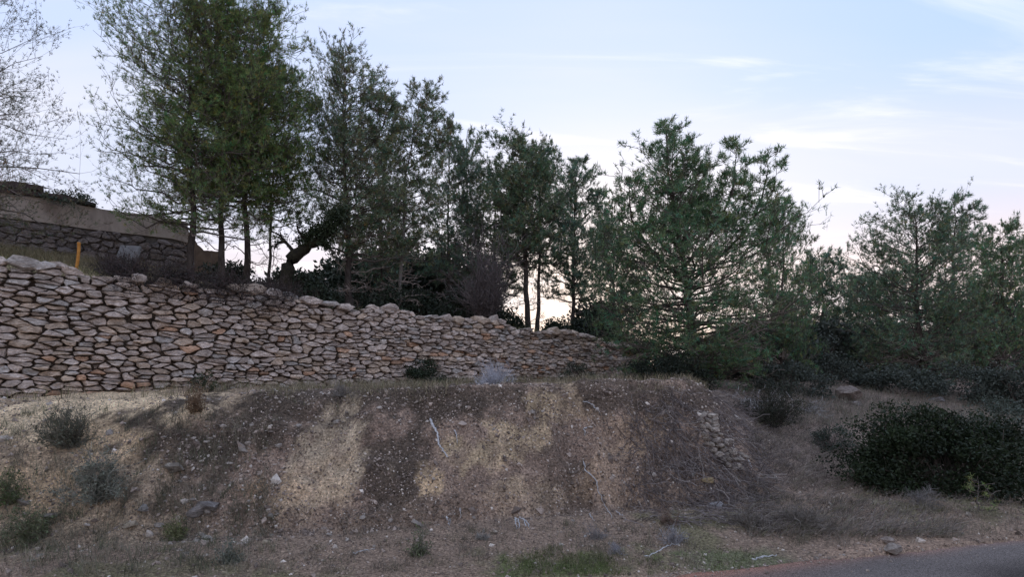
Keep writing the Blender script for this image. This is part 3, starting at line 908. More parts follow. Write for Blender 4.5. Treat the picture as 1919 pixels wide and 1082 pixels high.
# ------------------------------------------------------------------ gnarled tree
def gnarled():
    rng = np.random.default_rng(31)
    Y = 11.6
    base = np.array([X(535, Y), Y, float(height(X(535, Y), Y)) - .1])
    root = empty('gnarled_tree', tuple(base))
    tag(root, 'black backlit gnarled leafy tree with crooked trunk bent right above the brush', 'tree')

    def path(px, n=18):
        P = np.array([[X(u, Y), Y + dy, Zv(v, Y)] for u, v, dy in px])
        t = np.linspace(0, len(P) - 1, n)
        # smooth interpolation
        out = np.stack([np.interp(t, np.arange(len(P)), P[:, i]) for i in range(3)], 1)
        out[1:-1] = (out[:-2] + 2 * out[1:-1] + out[2:]) / 4
        return out
    wood, leaf = Bag(), Bag()
    main = path([(533, 600, 0), (534, 540, 0), (538, 500, 0), (548, 478, .05), (566, 468, .1), (580, 455, .05), (600, 452, 0), (612, 440, 0), (628, 420, .1), (638, 405, .1)])
    R = np.interp(np.linspace(0, 1, 18), [0, .3, .5, .8, 1], [.15, .13, .10, .07, .03]) * (1 + .15 * rng.normal(size=18))
    V_, Q_ = tubes(main[None], R[None], 8); wood.add(V_, Q_)
    subs = []
    for px in ([(552, 474, 0), (540, 462, .1), (528, 448, .15), (518, 436, .1), (505, 432, .1)], [(576, 460, 0), (572, 446, -.1), (562, 436, -.1), (560, 425, -.1)],
               [(604, 450, 0), (612, 462, .1), (622, 470, .2)], [(530, 450, .1), (520, 456, 0), (514, 466, 0)]):
        P = path(px, 9); subs.append(P)
        V_, Q_ = tubes(P[None], np.linspace(.045, .012, 9)[None], 6); wood.add(V_, Q_)
    S = np.stack([np.stack([np.interp(np.linspace(0, 1, 9), np.linspace(0, 1, len(P)), P[:, i]) for i in range(3)], 1) for P in subs + [main[9:]]])
    P2, _, _ = spawn(S, rng, 14, .25, 1, .9, .35, up=.3, k=4, wob=.1)
    V_, Q_ = tubes(P2, .008 * np.ones((len(P2), 4)), 3); wood.add(V_, Q_)
    # leafy clumps along the bent trunk
    C = []
    for u, v, r, n in ((592, 438, .16, 900), (575, 446, .12, 500), (612, 428, .17, 900), (628, 412, .18, 1000), (606, 452, .13, 500), (560, 452, .08, 150), (640, 398, .14, 500)):
        c = np.array([X(u, Y), Y, Zv(v, Y)])
        C.append(c + rng.normal(0, 1, (n, 3)) * r * .62)
    C.append(np.repeat(P2[:, -1], 5, 0) + rng.normal(0, .05, (len(P2) * 5, 3)))
    V_, Q_ = leaves(np.concatenate(C), rng, .055); leaf.add(V_, Q_, (.028, .040, .018))
    wood.put('trunk', M['backlit_bark'], root, True, base)
    leaf.put('crown', M['leaf'], root, False, base)


gnarled()


# ------------------------------------------------------------------ shrubs
def shrub(name, label, u, vb, Y, w, h, n, colr, seed, leaf=.045, clumps=26, dep=None, cat='shrub', group=None, stems=14, x=None, zoff=0., jitter=.25, sg=.30):
    """leafy shrub: base at photo column u on the terrain at distance Y, w x h metres"""
    rng = np.random.default_rng(seed)
    x0 = X(u, Y) if x is None else x
    base = np.array([x0, Y, float(height(x0, Y)) - .03 + zoff])
    root = empty(name, tuple(base)); tag(root, label, cat, group)
    dep = dep or w * .8
    th = rng.uniform(0, 2 * math.pi, clumps); ph = np.arccos(rng.uniform(-.1, 1, clumps)); rr = rng.uniform(.35, .95, clumps) ** .6
    cc = np.stack([np.cos(th) * np.sin(ph) * w / 2, np.sin(th) * np.sin(ph) * dep / 2, np.cos(ph) * h * .85], 1) * rr[:, None]
    cc += np.array([0, 0, h * .1]); cc[:, 2] = np.maximum(cc[:, 2], h * .08)
    cs = rng.uniform(.6, 1.35, clumps) * sg
    which = rng.integers(0, clumps, n)
    g = norm(rng.normal(size=(n, 3))) * (rng.random((n, 1)) ** .45)
    sc3 = np.array([w * .55, dep * .55, h * .55])
    C = cc[which] + g * cs[which][:, None] * sc3
    C[:, 2] = np.maximum(C[:, 2], rng.uniform(0, .08, n) * h)
    # lift the leaves with the slope the shrub stands on
    gz = hfast(C[:, 0] + base[0], C[:, 1] + base[1]) - base[2] + zoff
    C[:, 2] += np.clip(gz, -.4, .6) * .8
    V_, Q_ = leaves(C, rng, leaf)
    b = (1 - jitter + 2 * jitter * rng.random(clumps))[which]
    bag = Bag(); bag.add(V_, Q_, np.repeat(b[:, None] * np.array(colr), 4, 0))
    st = Bag()
    tips = cc[rng.integers(0, clumps, stems)]
    tt = np.linspace(0, 1, 5)
    P = tips[:, None] * (tt ** 1.2)[None, :, None] + rng.normal(0, .03, (stems, 5, 3)) * h * tt[None, :, None]
    P[:, 0, 2] -= .05
    V_, Q_ = tubes(P, .014 * h * (1 - .7 * tt)[None] * np.ones((stems, 1)), 4); st.add(V_, Q_)
    P2, _, _ = spawn(P, rng, 8, .3, 1, .8, .4, up=.2, k=3)
    V_, Q_ = tubes(P2, .004 * np.ones((len(P2), 3)), 3); st.add(V_, Q_)
    st.put('stems', M['twig'], root)
    bag.put('foliage', M['leaf'], root)
    return root


def twiggy(name, label, u, Y, w, h, n, colr, seed, cat='bush', rad=.004, sub=5, sub2=3, lean=(0, 0), x=None, group=None, leafcol=None, nleaf=0, leaf=.03, arch=.0, zoff=0., el=(.35, 1.5), base=None, curl=.08):
    """bush of fine bare twigs, optionally with small leaves"""
    rng = np.random.default_rng(seed)
    if base is None:
        x0 = X(u, Y) if x is None else x
        base = np.array([x0, Y, float(height(x0, Y)) - .03 + zoff])
    root = empty(name, tuple(base)); tag(root, label, cat, group)
    az = rng.uniform(0, 2 * math.pi, n); ee = rng.uniform(el[0], el[1], n)
    L = rng.uniform(.3, 1.12, n) / np.sqrt((np.cos(ee) / (w / 2)) ** 2 + (np.sin(ee) / h) ** 2)
    tt = np.linspace(0, 1, 5)
    d = np.stack([np.cos(az) * np.cos(ee), np.sin(az) * np.cos(ee), np.sin(ee)], 1)
    P = d[:, None] * (L[:, None] * tt)[..., None]
    P[:, :, :2] += rng.normal(0, .06 * w, (n, 1, 2))
    P[..., 0] += lean[0] * tt ** 2; P[..., 1] += lean[1] * tt ** 2
    P[..., 2] -= arch * L[:, None] * tt ** 2.5
    P[:, 1:] += rng.normal(0, curl / 2, (n, 4, 3)) * L[:, None, None]
    st = Bag()
    cv = lambda m_: (rng.uniform(.65, 1.3, m_)[:, None] * np.array(colr))
    V_, Q_ = tubes(P, rad * (1 - .6 * tt)[None] * np.ones((n, 1)), 3); st.add(V_, Q_, np.repeat(cv(n), 15, 0))
    P2, _, _ = spawn(P, rng, sub, .2, 1, .7, .5, up=.12, k=4, wob=curl)
    V_, Q_ = tubes(P2, rad * .6 * np.array([1, .9, .7, .5])[None] * np.ones((len(P2), 1)), 3); st.add(V_, Q_, np.repeat(cv(len(P2)), 12, 0))
    if sub2:
        P3, _, _ = spawn(P2, rng, sub2, .25, 1, .7, .5, up=.1, k=3, wob=curl)
        V_, Q_ = ribbons(P3, rad * .9 * np.ones((len(P3), 3)), norm(rng.normal(size=(len(P3), 3)))); st.add(V_, Q_, np.repeat(cv(len(P3)), 6, 0))
    else: P3 = P2
    st.put('twigs', M['dead_twig'], root)
    if nleaf:
        i = rng.integers(0, len(P3), nleaf)
        f = rng.random((nleaf, 1)); C = P3[i, 0] * (1 - f) + P3[i, -1] * f + rng.normal(0, .01, (nleaf, 3))
        V_, Q_ = leaves(C, rng, leaf, wide=.4)
        b = Bag(); b.add(V_, Q_, np.repeat(rng.uniform(.7, 1.3, nleaf)[:, None] * np.array(leafcol), 4, 0))
        b.put('leaves', M['leaf'], root)
    return root


DK = (.032, .043, .027)
DKB = (.026, .034, .028)
g_under = 'dark undergrowth beneath the pines'
shrub('lentisk_shrub', 'big dark green shrub at the right foot of the slope beside the road', 1765, 0, 7.6, 2.6, 1.3, 46000, (.017, .027, .011), 201, leaf=.043, clumps=84, dep=1.5, cat='shrub', stems=60, sg=.27, jitter=.4)
shrub('shrub', 'dark rounded shrub against the middle of the stone wall', 805, 0, 11.7, 1.05, .68, 5200, (.024, .036, .018), 202, leaf=.04, clumps=24)
shrub('shrub', 'dark spreading shrub at the right end of the stone wall', 1252, 0, 11.2, 1.8, .8, 9000, (.018, .025, .016), 203, leaf=.045, clumps=34)
shrub('shrub', 'thin dark shrub growing up the wall near its right end', 1082, 0, 13.4, .9, .55, 1100, (.06, .072, .05), 204, leaf=.045, clumps=22)
shrub('shrub', 'small dark shrub at the wall foot below the brush', 378, 0, 8.35, .42, .40, 800, (.04, .052, .026), 205, leaf=.03, clumps=14)
shrub('shrub', 'grey green scrub beside the lentisk at the right edge', 1880, 0, 10.2, 1.7, .95, 5200, (.075, .095, .075), 206, leaf=.04, clumps=36)
shrub('shrub', 'bluish low scrub left of the big dark shrub', 1560, 0, 9.3, .8, .42, 2000, (.055, .068, .052), 207, leaf=.032, clumps=20)
und = [(575, 13.2, 1.6, 1.0, 'left of the tall dark trunk'), (690, 14.8, 2.2, 1.25, 'right of the tall dark trunk'), (795, 15.6, 1.9, 1.35, 'right of the pale slim trunk'),
       (880, 15.6, 2.0, 1.5, 'under the dead bush'), (950, 16.2, 1.3, .75, 'left of the twin trunks'), (1060, 17.0, 2.0, .95, 'right of the twin trunks'),
       (1120, 17.7, 2.0, 1.35, 'behind the end of the wall'), (450, 13.0, 1.8, .6, 'between the mossy trunks'), (745, 17.0, 3.0, 1.5, 'deep behind the pale slim trunk'), (620, 16.0, 2.6, 1.1, 'deep behind the gnarled tree'),
       (690, 19.0, 3.4, 3.3, 'rising tall behind the tall dark trunk'), (800, 19.5, 3.4, 3.5, 'rising tall right of the pale slim trunk'), (880, 20.0, 3.0, 3.4, 'rising tall behind the dead bush'), (580, 18.0, 2.6, 2.1, 'rising tall behind the gnarled tree'),
       (1120, 19.5, 2.6, 2.2, 'rising tall beyond the end of the wall'),
       (1205, 16.8, 2.2, 1.5, 'left of the bushy pine trunk'), (745, 21.0, 3.4, 4.2, 'tallest behind the pale slim trunk'), (640, 20.0, 3.0, 3.2, 'rising tall left of the tall dark trunk'), (850, 21.5, 3.4, 4.4, 'tallest behind the dead bush')]
for i, (u, Y, w, h, where) in enumerate(und):
    shrub('undergrowth_shrub', 'dark undergrowth shrub ' + where, u, 0, Y, w, h, int((2500 if h < 1.8 else 3300) * w), DK, 220 + i, leaf=.083 if h < 1.8 else .165, clumps=26 if h < 1.8 else 44, group=g_under, sg=.34)
rt = [(1480, 12.6, 1.6, .7, 'below the narrow pine'), (1690, 13.5, 2.2, .75, 'under the domed pine'), (1830, 13.2, 2.2, .9, 'under the broad right pine'), (1915, 12.4, 1.6, 1.1, 'at the right edge'),
      (1555, 14.5, 2.0, 1.2, 'left of the boulder'), (1500, 17.0, 3.0, 2.2, 'rising behind the narrow pine'), (1630, 18.5, 3.4, 2.4, 'rising left of the domed pine'), (1850, 19.0, 3.6, 2.8, 'rising behind the broad right pine'), (1400, 16.0, 2.6, 1.8, 'rising behind the big bushy pine')]
for i, (u, Y, w, h, where) in enumerate(rt):
    shrub('undergrowth_shrub', 'haze tinted dark scrub ' + where, u, 0, Y, w, h, int((2500 if h < 1.5 else 2900) * w), (.055, .066, .053), 240 + i, leaf=.065 if h < 1.5 else .125, clumps=28 if h < 1.5 else 44, group='scrub on the right slope', sg=.34)  # leaf colour paler and greyer: haze over the right slope painted in
shrub('shrub', 'leafy shrub growing over the top of the garden wall', 130, 0, 13.9, 1.5, .6, 1500, (.04, .055, .035), 250, leaf=.06, clumps=22, zoff=Zv(395, 13.9) - float(height(X(130, 13.9), 13.9)))

# bare and twiggy bushes
twiggy('dead_bush', 'pale blue grey dead bush at the foot of the wall', 925, 9.2, .66, .50, 130, (.38, .38, .41), 301, rad=.0042)
twiggy('dead_bush', 'grey purple dead bush among the pines behind the wall', 905, 14.6, 2.0, 2.6, 90, (.105, .088, .086), 302, rad=.010, sub=7, sub2=4, zoff=.4, el=(.5, 1.5))
br = [(255, 9.35, 1.2, .5, 'by the orange post'), (335, 9.65, 1.5, .6, 'below the thick pine trunk'), (430, 10.15, 1.5, .55, 'below the mossy trunks'), (515, 10.65, 1.3, .62, 'below the gnarled tree'), (225, 10.4, 1.2, .4, 'against the garden wall')]
for i, (u, Y, w, h, where) in enumerate(br):
    twiggy('bramble', 'dark dead bramble hanging over the wall top ' + where, u, Y, w, h, 84, (.062, .048, .046), 310 + i, rad=.006, sub=7, sub2=4, arch=.55, el=(.1, 1.4), group='dead brambles on the wall top', lean=(.1, -.35), leafcol=(.03, .03, .022), nleaf=1500, leaf=.035)
pl = [('sage_bush', 'grey green bush low on the left slope', 185, 940, .64, .50, (.19, .185, .155), (.14, .15, .115), 2400),
      ('thyme_bush', 'dark olive bush high on the left slope', 130, 838, .64, .42, (.12, .112, .088), (.085, .09, .06), 1500),
      ('green_bush', 'small green bush in the lower left corner', 62, 1015, .46, .36, (.13, .125, .085), (.10, .12, .06), 1000),
      ('green_weed', 'tiny green weed at the left edge', 18, 945, .28, .32, (.11, .11, .07), (.07, .10, .035), 500),
      ('yellow_weed', 'yellow green weed below the rock ledge', 330, 1012, .26, .22, (.16, .15, .09), (.11, .125, .05), 600),
      ('grey_weed', 'grey green weed at the bottom left of the bank', 430, 1058, .22, .22, (.15, .16, .14), (.10, .115, .085), 500),
      ('dry_weed', 'rust brown dry weed on the ochre crest', 366, 772, .26, .36, (.15, .10, .065), (.14, .09, .05), 350),
      ('verge_sprig', 'green sprig standing on the verge below the dark patch', 785, 1040, .20, .22, (.13, .13, .10), (.085, .105, .05), 350),
      ('dead_bush', 'pale grey dead bush on the verge beside a leaning stick', 1262, 1018, .34, .24, (.24, .235, .245), None, 0),
      ('dead_bush', 'small pale dead bush on the verge right of the long root', 1155, 1038, .20, .14, (.24, .235, .25), None, 0),
      ('dead_bush', 'thin grey dead bush below the long root', 1118, 1012, .26, .22, (.19, .175, .17), None, 0),
      ('dead_bush', 'small ashen tuft below the paired white sticks', 905, 1012, .16, .12, (.22, .215, .20), None, 0),
      ('dead_bush', 'brown dead bush at the foot of the bank right side', 1255, 985, .40, .26, (.14, .10, .08), None, 0),
      ('dead_bush', 'tangled grey dead bush at the slope foot', 1500, 985, .75, .28, (.14, .125, .11), None, 0),
      ('dead_bush', 'tangled dead bush right of the fallen white rock', 1400, 990, .65, .24, (.13, .115, .10), None, 0),
      ('dead_bush', 'ashen dead bush below the big dark shrub', 1725, 945, .50, .26, (.17, .16, .155), None, 0),
      ('dead_bush', 'grey dead bush on the shelf left of the wall foot', 20, 735, .9, .45, (.13, .125, .135), None, 0),
      ('dead_bush', 'dry bush beneath the left part of the wall', 640, 742, .45, .20, (.16, .145, .13), None, 0),
      ('green_bush', 'olive bush in the shaded gully right of the bank', 1445, 800, 1.3, .75, (.045, .04, .035), (.032, .038, .022), 5200)]
for i, (nm, lb, u, v, w, h, tc_, lc, nl) in enumerate(pl):
    p = hit(u, v)
    twiggy(nm, lb, u, p[1], w, h, 40 if w < .6 else 64, tc_, 330 + i, rad=.0032 if w < .6 else .0045, sub=6, sub2=3, leafcol=lc, nleaf=int(nl * 1.5), leaf=.026, base=p - np.array([0, 0, .02]), arch=.25 if lc is None else 0., el=(.25, 1.5), cat='bush' if 'bush' in nm else 'plant')

twiggy('dead_branches', 'pale bare branches spreading under the right side of the bushy pine', 1405, 10.6, 2.0, .55, 12, (.24, .23, .225), 380, rad=.011, sub=6, sub2=4, arch=.5, el=(.15, .8), cat='dead branches', curl=.14)
twiggy('dead_branches', 'pale bare branches sprawling left of the boulder', 1505, 11.2, 1.6, .45, 9, (.23, .225, .22), 381, rad=.010, sub=6, sub2=4, arch=.5, el=(.15, .8), cat='dead branches', curl=.14)
# little pine sapling in front of the dark shrub
pine(1832, 6.5, 886, [(0, .12), (.4, .28), (.7, .2), (1, .06)], 'tiny pale green pine sapling before the big dark shrub', 401, n1=16, n2=4, n3=2, m=2, q=6, lm=.2, r0=.010, cb=.15, dead=0, size=.045, width=.004, tint=(1.5, 1.5, 1.0), bark='pale_bark', kink=.03, group='pine saplings')

# ------------------------------------------------------------------ roots and sticks on the bank
def stick(name, label, px, r, seed, proud=.02, group='bleached roots on the cut bank', cat='root'):
    rng = np.random.default_rng(seed)
    P = np.array([hit(u, v) for u, v in px])
    P[:, 1] -= proud; P[:, 2] += proud * .3
    n = max(8, 5 * len(P)); t = np.linspace(0, len(P) - 1, n)
    Q = np.stack([np.interp(t, np.arange(len(P)), P[:, i]) for i in range(3)], 1)
    Q[1:-1] = (Q[:-2] + 2 * Q[1:-1] + Q[2:]) / 4
    Q[1:-1] += rng.normal(0, .005, Q[1:-1].shape)
    Q[0, 1] += proud * 1.5; Q[-1, 1] += proud * 1.5
    R = r * (1 - .65 * np.linspace(0, 1, n)) * (1 + .12 * rng.normal(size=n)); R[0] *= .5; R[-1] *= .4
    V_, Q_ = tubes(Q[None], R[None], 7)
    b = Q[0].copy()
    o = put(name, V_ - b, Q_, M['root'], None, True); o.location = b
    return tag(o, label, cat, group)


ST = [('thick white root curving down the upper middle of the bank', [(806, 787), (813, 800), (819, 812), (822, 828), (829, 842), (836, 853), (840, 859)], .015),
      ('short white root right of the thick curving one', [(852, 809), (856, 818), (858, 836)], .009),
      ('small forked white root at the bank upper right', [(1100, 803), (1093, 804), (1096, 812), (1094, 819)], .009),
      ('long thin white root winding down the right of the bank', [(1093, 868), (1096, 880), (1107, 893), (1117, 903), (1119, 918), (1126, 936), (1136, 955), (1147, 974)], .008),
      ('thin bowed twig high on the right of the bank', [(1092, 757), (1101, 757), (1110, 761), (1118, 769), (1126, 778)], .007),
      ('short slanted twig left of the long root foot', [(1104, 965), (1109, 972), (1114, 979)], .005),
      ('hooked thin twig right of the long root foot', [(1154, 960), (1162, 966), (1168, 967), (1171, 979)], .005),
      ('left stub of the white pair low in the middle', [(965, 973), (967, 983), (969, 993)], .010),
      ('right stub of the white pair low in the middle', [(970, 974), (973, 984), (972, 994)], .009),
      ('bent white root right of the white pair', [(973, 969), (983, 977), (985, 986), (987, 995)], .008),
      ('outer white root right of the bent one', [(985, 977), (990, 983), (993, 993)], .008),
      ('little white stub under the thick root', [(837, 974), (840, 981), (843, 988)], .008),
      ('second little stub beside the lone white stub', [(843, 978), (846, 985)], .006),
      ('thin upright twig left of the small ochre hollow', [(862, 956), (864, 966), (863, 976)], .005),
      ('leaning pale stick on the verge by the dead bush', [(1208, 1046), (1232, 1034), (1256, 1021), (1276, 1022)], .007),
      ('pale broken branch lying on the verge near the road', [(1410, 1050), (1432, 1044), (1456, 1042)], .011),
      ('curved root hanging at the right corner of the bank', [(1386, 850), (1400, 862), (1408, 876), (1404, 888)], .008),
      ('fallen twig on the lower left of the bank', [(660, 1040), (685, 1032), (702, 1030)], .006)]
for i, (lb, px, r) in enumerate(ST): stick('exposed_root' if 'root' in lb or 'stub' in lb else 'fallen_stick', lb, px, r, 500 + i, cat='root' if 'root' in lb or 'stub' in lb else 'stick')

# ------------------------------------------------------------------ loose rocks, stacked stones, boulder, post, slab
def rock(name, label, p, size, tint, seed, cat='rock', group='loose rocks on the bank', flat=.6, sub=3, rough=.16):
    import bmesh
    rng = np.random.default_rng(seed)
    bm = bmesh.new(); bmesh.ops.create_icosphere(bm, subdivisions=sub, radius=1.0)
    V_ = np.array([v.co[:] for v in bm.verts]); T_ = np.array([[v.index for v in f.verts] for f in bm.faces]); bm.free()
    # facet with random planes
    for _ in range(14):
        nrm_ = norm(rng.normal(size=3)); c = rng.uniform(.42, .8)
        dd_ = V_ @ nrm_ - c; V_ = V_ - np.maximum(dd_, 0)[:, None] * nrm_
    V_ = V_ * (1 + rough * .5 * np.sin(V_ @ rng.normal(size=(3, 3)) * 4).sum(1)[:, None] * .3)
    V_ = V_ * np.array([1, .75, flat]) * size / 2 / .8
    a = rng.uniform(-.5, .5); ca, sa = math.cos(a), math.sin(a)
    V_ = V_ @ np.array([[ca, sa, 0], [-sa, ca, 0], [0, 0, 1]])
    o = put(name, V_, T_, M['stone'], None, False, np.broadcast_to(np.array(tint), V_.shape))
    o.location = (p[0], p[1], p[2] + size * flat * .22)
    return tag(o, label, cat, group)


PALE = (.44, .40, .36)
RK = [(1327, 906, .15, (.50, .40, .24), 'yellowish rock stuck in the right of the bank'), (1341, 950, .17, (.50, .49, .50), 'white fallen rock at the right foot of the bank'),
      (245, 990, .13, (.44, .37, .28), 'buff rock above the yellow weed'), (296, 989, .10, PALE, 'small pale rock right of the buff one'), (385, 957, .24, (.34, .32, .31), 'grey ledge rock with dark hollow under it'),
      (365, 968, .17, (.33, .30, .28), 'grey slab just below the ledge rock'), (330, 887, .20, (.38, .34, .29), 'pale rock in the dark earth of the left slope'), (268, 962, .13, (.36, .35, .33), 'grey rock below the pale rock of the left slope'),
      (388, 1012, .09, PALE, 'small white rock under the ledge'), (497, 1020, .09, (.48, .40, .30), 'sandy stone low on the bank beneath the tan face'), (926, 1002, .09, (.46, .40, .33), 'cream stone under the paired white sticks'),
      (1300, 876, .11, (.42, .39, .35), 'pale stone right below the stacked stones'), (1097, 1008, .06, (.55, .53, .5), 'small bright pebble left of the thin dead bush'), (1665, 1020, .14, (.40, .34, .30), 'flat stone on the verge close to the road'),
      (1672, 1034, .16, (.40, .35, .31), 'flat stone at the very edge of the road'), (1815, 968, .10, (.44, .39, .33), 'pale flat stone below the sapling'), (1297, 893, .09, (.40, .38, .35), 'grey stone above the yellowish rock')]
for i, (u, v, s, tnt, lb) in enumerate(RK): rock('rock', lb, hit(u, v), s, tnt, 600 + i)
p = hit(1598, 705); Yb = 12.2
xb = X(1598, Yb); rock('boulder', 'big brown boulder among scrub on the right slope', (xb, Yb, float(height(xb, Yb)) + .08), .55, (.34, .29, .26), 640, cat='boulder', group='boulders', flat=.7)
p = hit(1755, 752); rock('boulder', 'pale outcrop showing behind the big dark shrub', p, .42, (.42, .40, .40), 641, cat='boulder', group='boulders', flat=.35)
p = hit(1606, 760); rock('boulder', 'small pale outcrop left of the big dark shrub', p, .22, (.36, .33, .31), 642, cat='boulder', group='boulders', flat=.6)

# remnant of stacked stones at the right corner of the bank
rng = np.random.default_rng(77)
pa = hit(1340, 858)
rev = empty('stone_stack', tuple(pa)); tag(rev, 'remnant of stacked pale stones at the right corner of the bank', 'stone wall')
edge_l = lambda v: np.interp(v, [772, 800, 830, 845, 862, 880], [1302, 1308, 1316, 1330, 1350, 1370])
edge_r = lambda v: np.interp(v, [772, 780, 800, 830, 850, 880], [1325, 1332, 1342, 1362, 1384, 1386])
v = 776.0
while v < 878:
    u = edge_l(v) + rng.uniform(0, 6)
    while u < edge_r(v):
        wd_ = rng.uniform(7, 26); ht = rng.uniform(6, 13)
        p = hit(u + wd_ / 2, v + ht / 2); s = p[1] / F
        a = np.linspace(0, 2 * math.pi, 8)[:-1] + rng.uniform(0, 1)
        poly = np.c_[wd_ * s * .52 * np.cos(a), ht * s * .56 * np.sin(a)] * (1 + rng.normal(0, .1, (7, 1)))
        Vv, T = stone_mesh(poly, rng, gap=.002, depth=.12, proud=.012, bulge=.03, n=9, inset=(.6, .85))
        tl_ = rng.normal(0, .18)
        W = np.c_[Vv[:, 0] * .95 + Vv[:, 2] * .3, -Vv[:, 2] * .95 + Vv[:, 0] * .3 - .075, Vv[:, 1] + Vv[:, 0] * tl_]
        o = put('stone', W, T, M['stone'], rev, False, np.broadcast_to(np.array([.56, .49, .42]) * rng.uniform(.75, 1.15), W.shape))
        o.location = p - pa
        u += wd_ * .95
    v += 9.0

# orange marker post
Yp = 9.3
xp = X(143, Yp); zp = float(height(xp, Yp))
k = 9; t = np.linspace(0, 1, k)
zt = Zv(456, Yp)
P = np.stack([xp - .025 + .05 * np.sin(t * 1.8) + .02 * t, np.full(k, Yp), zp - .1 + (zt - zp + .1) * t], 1)
V_, Q_ = tubes(P[None], np.full((1, k), .024), 10)
post = put('marker_post', V_ - P[0], np.vstack([Q_, ]), M['orange'], None, True)
post.location = P[0]
tag(post, 'short bent orange marker post on the terrace above the wall', 'post')
V_, Q_ = tubes(np.stack([P[-1] + [0, 0, -.012], P[-1] + [0, 0, .0], P[-1] + [0, 0, .012], P[-1] + [0, 0, .016]])[None], np.array([[.026, .028, .024, .001]]), 10)
put('cap', V_ - P[0], Q_, M['orange'], post, True)

# pale panel leaning on the garden wall
Ys = 12.1
b0 = np.array([X(235, Ys), Ys, Zv(492, Ys)])
quad = [(212, 497), (255, 497), (262, 450), (226, 448)]
fr = np.array([[X(u, Ys + (497 - v) * .012), Ys + (497 - v) * .012, Zv(v, Ys)] for u, v in quad])
bk = fr + np.array([.01, .05, 0])
V_ = np.vstack([fr, bk]) - b0
Q_ = np.array([[0, 1, 2, 3], [7, 6, 5, 4], [0, 4, 5, 1], [1, 5, 6, 2], [2, 6, 7, 3], [3, 7, 4, 0]])
slab = put('cement_panel', V_, Q_, M['panel'], None); slab.location = b0
tag(slab, 'pale grey cement panel leaning against the garden wall', 'panel')

# ------------------------------------------------------------------ pebbles, litter, grass (uncountable)
def scatter(rng, n, x0, x1, y0, y1, keep):
    x = rng.uniform(x0, x1, n); y = rng.uniform(y0, y1, n)
    z = hfast(x, y)
    e = .02
    gx_ = (hfast(x + e, y) - z) / e; gy_ = (hfast(x, y + e) - z) / e
    area = np.sqrt(1 + gx_ ** 2 + gy_ ** 2)
    k = rng.random(n) < np.clip(area / 3, 0, 1) * keep(x, y, z)
    nr = norm(np.stack([-gx_, -gy_, np.ones(n)], 1))
    return x[k], y[k], z[k], nr[k]


OCT = np.array([[1, 0, 0], [-1, 0, 0], [0, 1, 0], [0, -1, 0], [0, 0, 1], [0, 0, -1.]])
OCF = np.array([[0, 2, 4], [2, 1, 4], [1, 3, 4], [3, 0, 4], [2, 0, 5], [1, 2, 5], [3, 1, 5], [0, 3, 5]])


def lumps(rng, x, y, z, nr, size, tint):
    g = (1 + 5 ** .5) / 2
    B0 = norm(np.array([[-1, g, 0], [1, g, 0], [-1, -g, 0], [1, -g, 0], [0, -1, g], [0, 1, g], [0, -1, -g], [0, 1, -g], [g, 0, -1], [g, 0, 1], [-g, 0, -1], [-g, 0, 1.]]))
    F0 = np.array([[0, 11, 5], [0, 5, 1], [0, 1, 7], [0, 7, 10], [0, 10, 11], [1, 5, 9], [5, 11, 4], [11, 10, 2], [10, 7, 6], [7, 1, 8], [3, 9, 4], [3, 4, 2], [3, 2, 6], [3, 6, 8], [3, 8, 9], [4, 9, 5], [2, 4, 11], [6, 2, 10], [8, 6, 7], [9, 8, 1]])
    n = len(x)
    a = rng.uniform(0, 2 * math.pi, n); ca, sa, o = np.cos(a), np.sin(a), np.zeros(n)
    A = np.stack([np.stack([ca, -sa, o], 1), np.stack([sa, ca, o], 1), np.stack([o, o, o + 1], 1)], 1)
    A = A @ np.linalg.qr(np.eye(3) + .35 * rng.normal(size=(n, 3, 3)))[0]
    S = (size * rng.lognormal(-.25, .5, n))[:, None] * np.stack([rng.uniform(.8, 1.3, n), rng.uniform(.6, 1, n), rng.uniform(.3, .65, n)], 1)
    B = B0[None] * (1 + .16 * rng.normal(size=(n, 12, 1)))
    V_ = np.einsum('nij,nkj->nki', A, B * S[:, None]) + np.stack([x, y, z], 1)[:, None] + nr[:, None] * .02 * S.mean(1)[:, None, None]
    return V_.reshape(-1, 3), (F0[None] + np.arange(n)[:, None, None] * 12).reshape(-1, 3), np.repeat(tint, 12, 0)


def pebbles(rng, x, y, z, nr, size, tint):
    n = len(x)
    A = np.linalg.qr(rng.normal(size=(n, 3, 3)))[0]
    S = (size * rng.lognormal(-.25, .5, n))[:, None] * rng.uniform(.45, 1.1, (n, 3))
    B = OCT[None] * (1 + .25 * rng.normal(size=(n, 6, 1)))
    V_ = np.einsum('nij,nkj->nki', A, B * S[:, None]) + np.stack([x, y, z], 1)[:, None] + nr[:, None] * .1 * S.mean(1)[:, None, None]
    T_ = (OCF[None] + np.arange(n)[:, None, None] * 6).reshape(-1, 3)
    return V_.reshape(-1, 3), T_, np.repeat(tint, 6, 0)


def peb_keep(x, y, z):
    u, v = uv_of(x, y, z); d = d_of(x, y)
    k = np.where((d > -.1) & (d < np.interp(x, BX, BW) + .4), 1.0, 0.)
    k = k * np.where(x > 3.2, .22, 1) * np.where(u < 330, .40, 1)
    k = k * (1 - .55 * blob(u, v, 612, 872, 70, 85, .3)) * (1 - .55 * blob(u, v, 905, 850, 80, 46, .3)) * (1 - .6 * blob(u, v, 260, 765, 250, 40, .3))
    k = np.where((d <= -.1) & (d > -2.0), .20, k)
    return k * (.45 + .55 * sstep(-.3, .3, NB.fbm(x * 2.5, z * 2.5 + y, 3)))


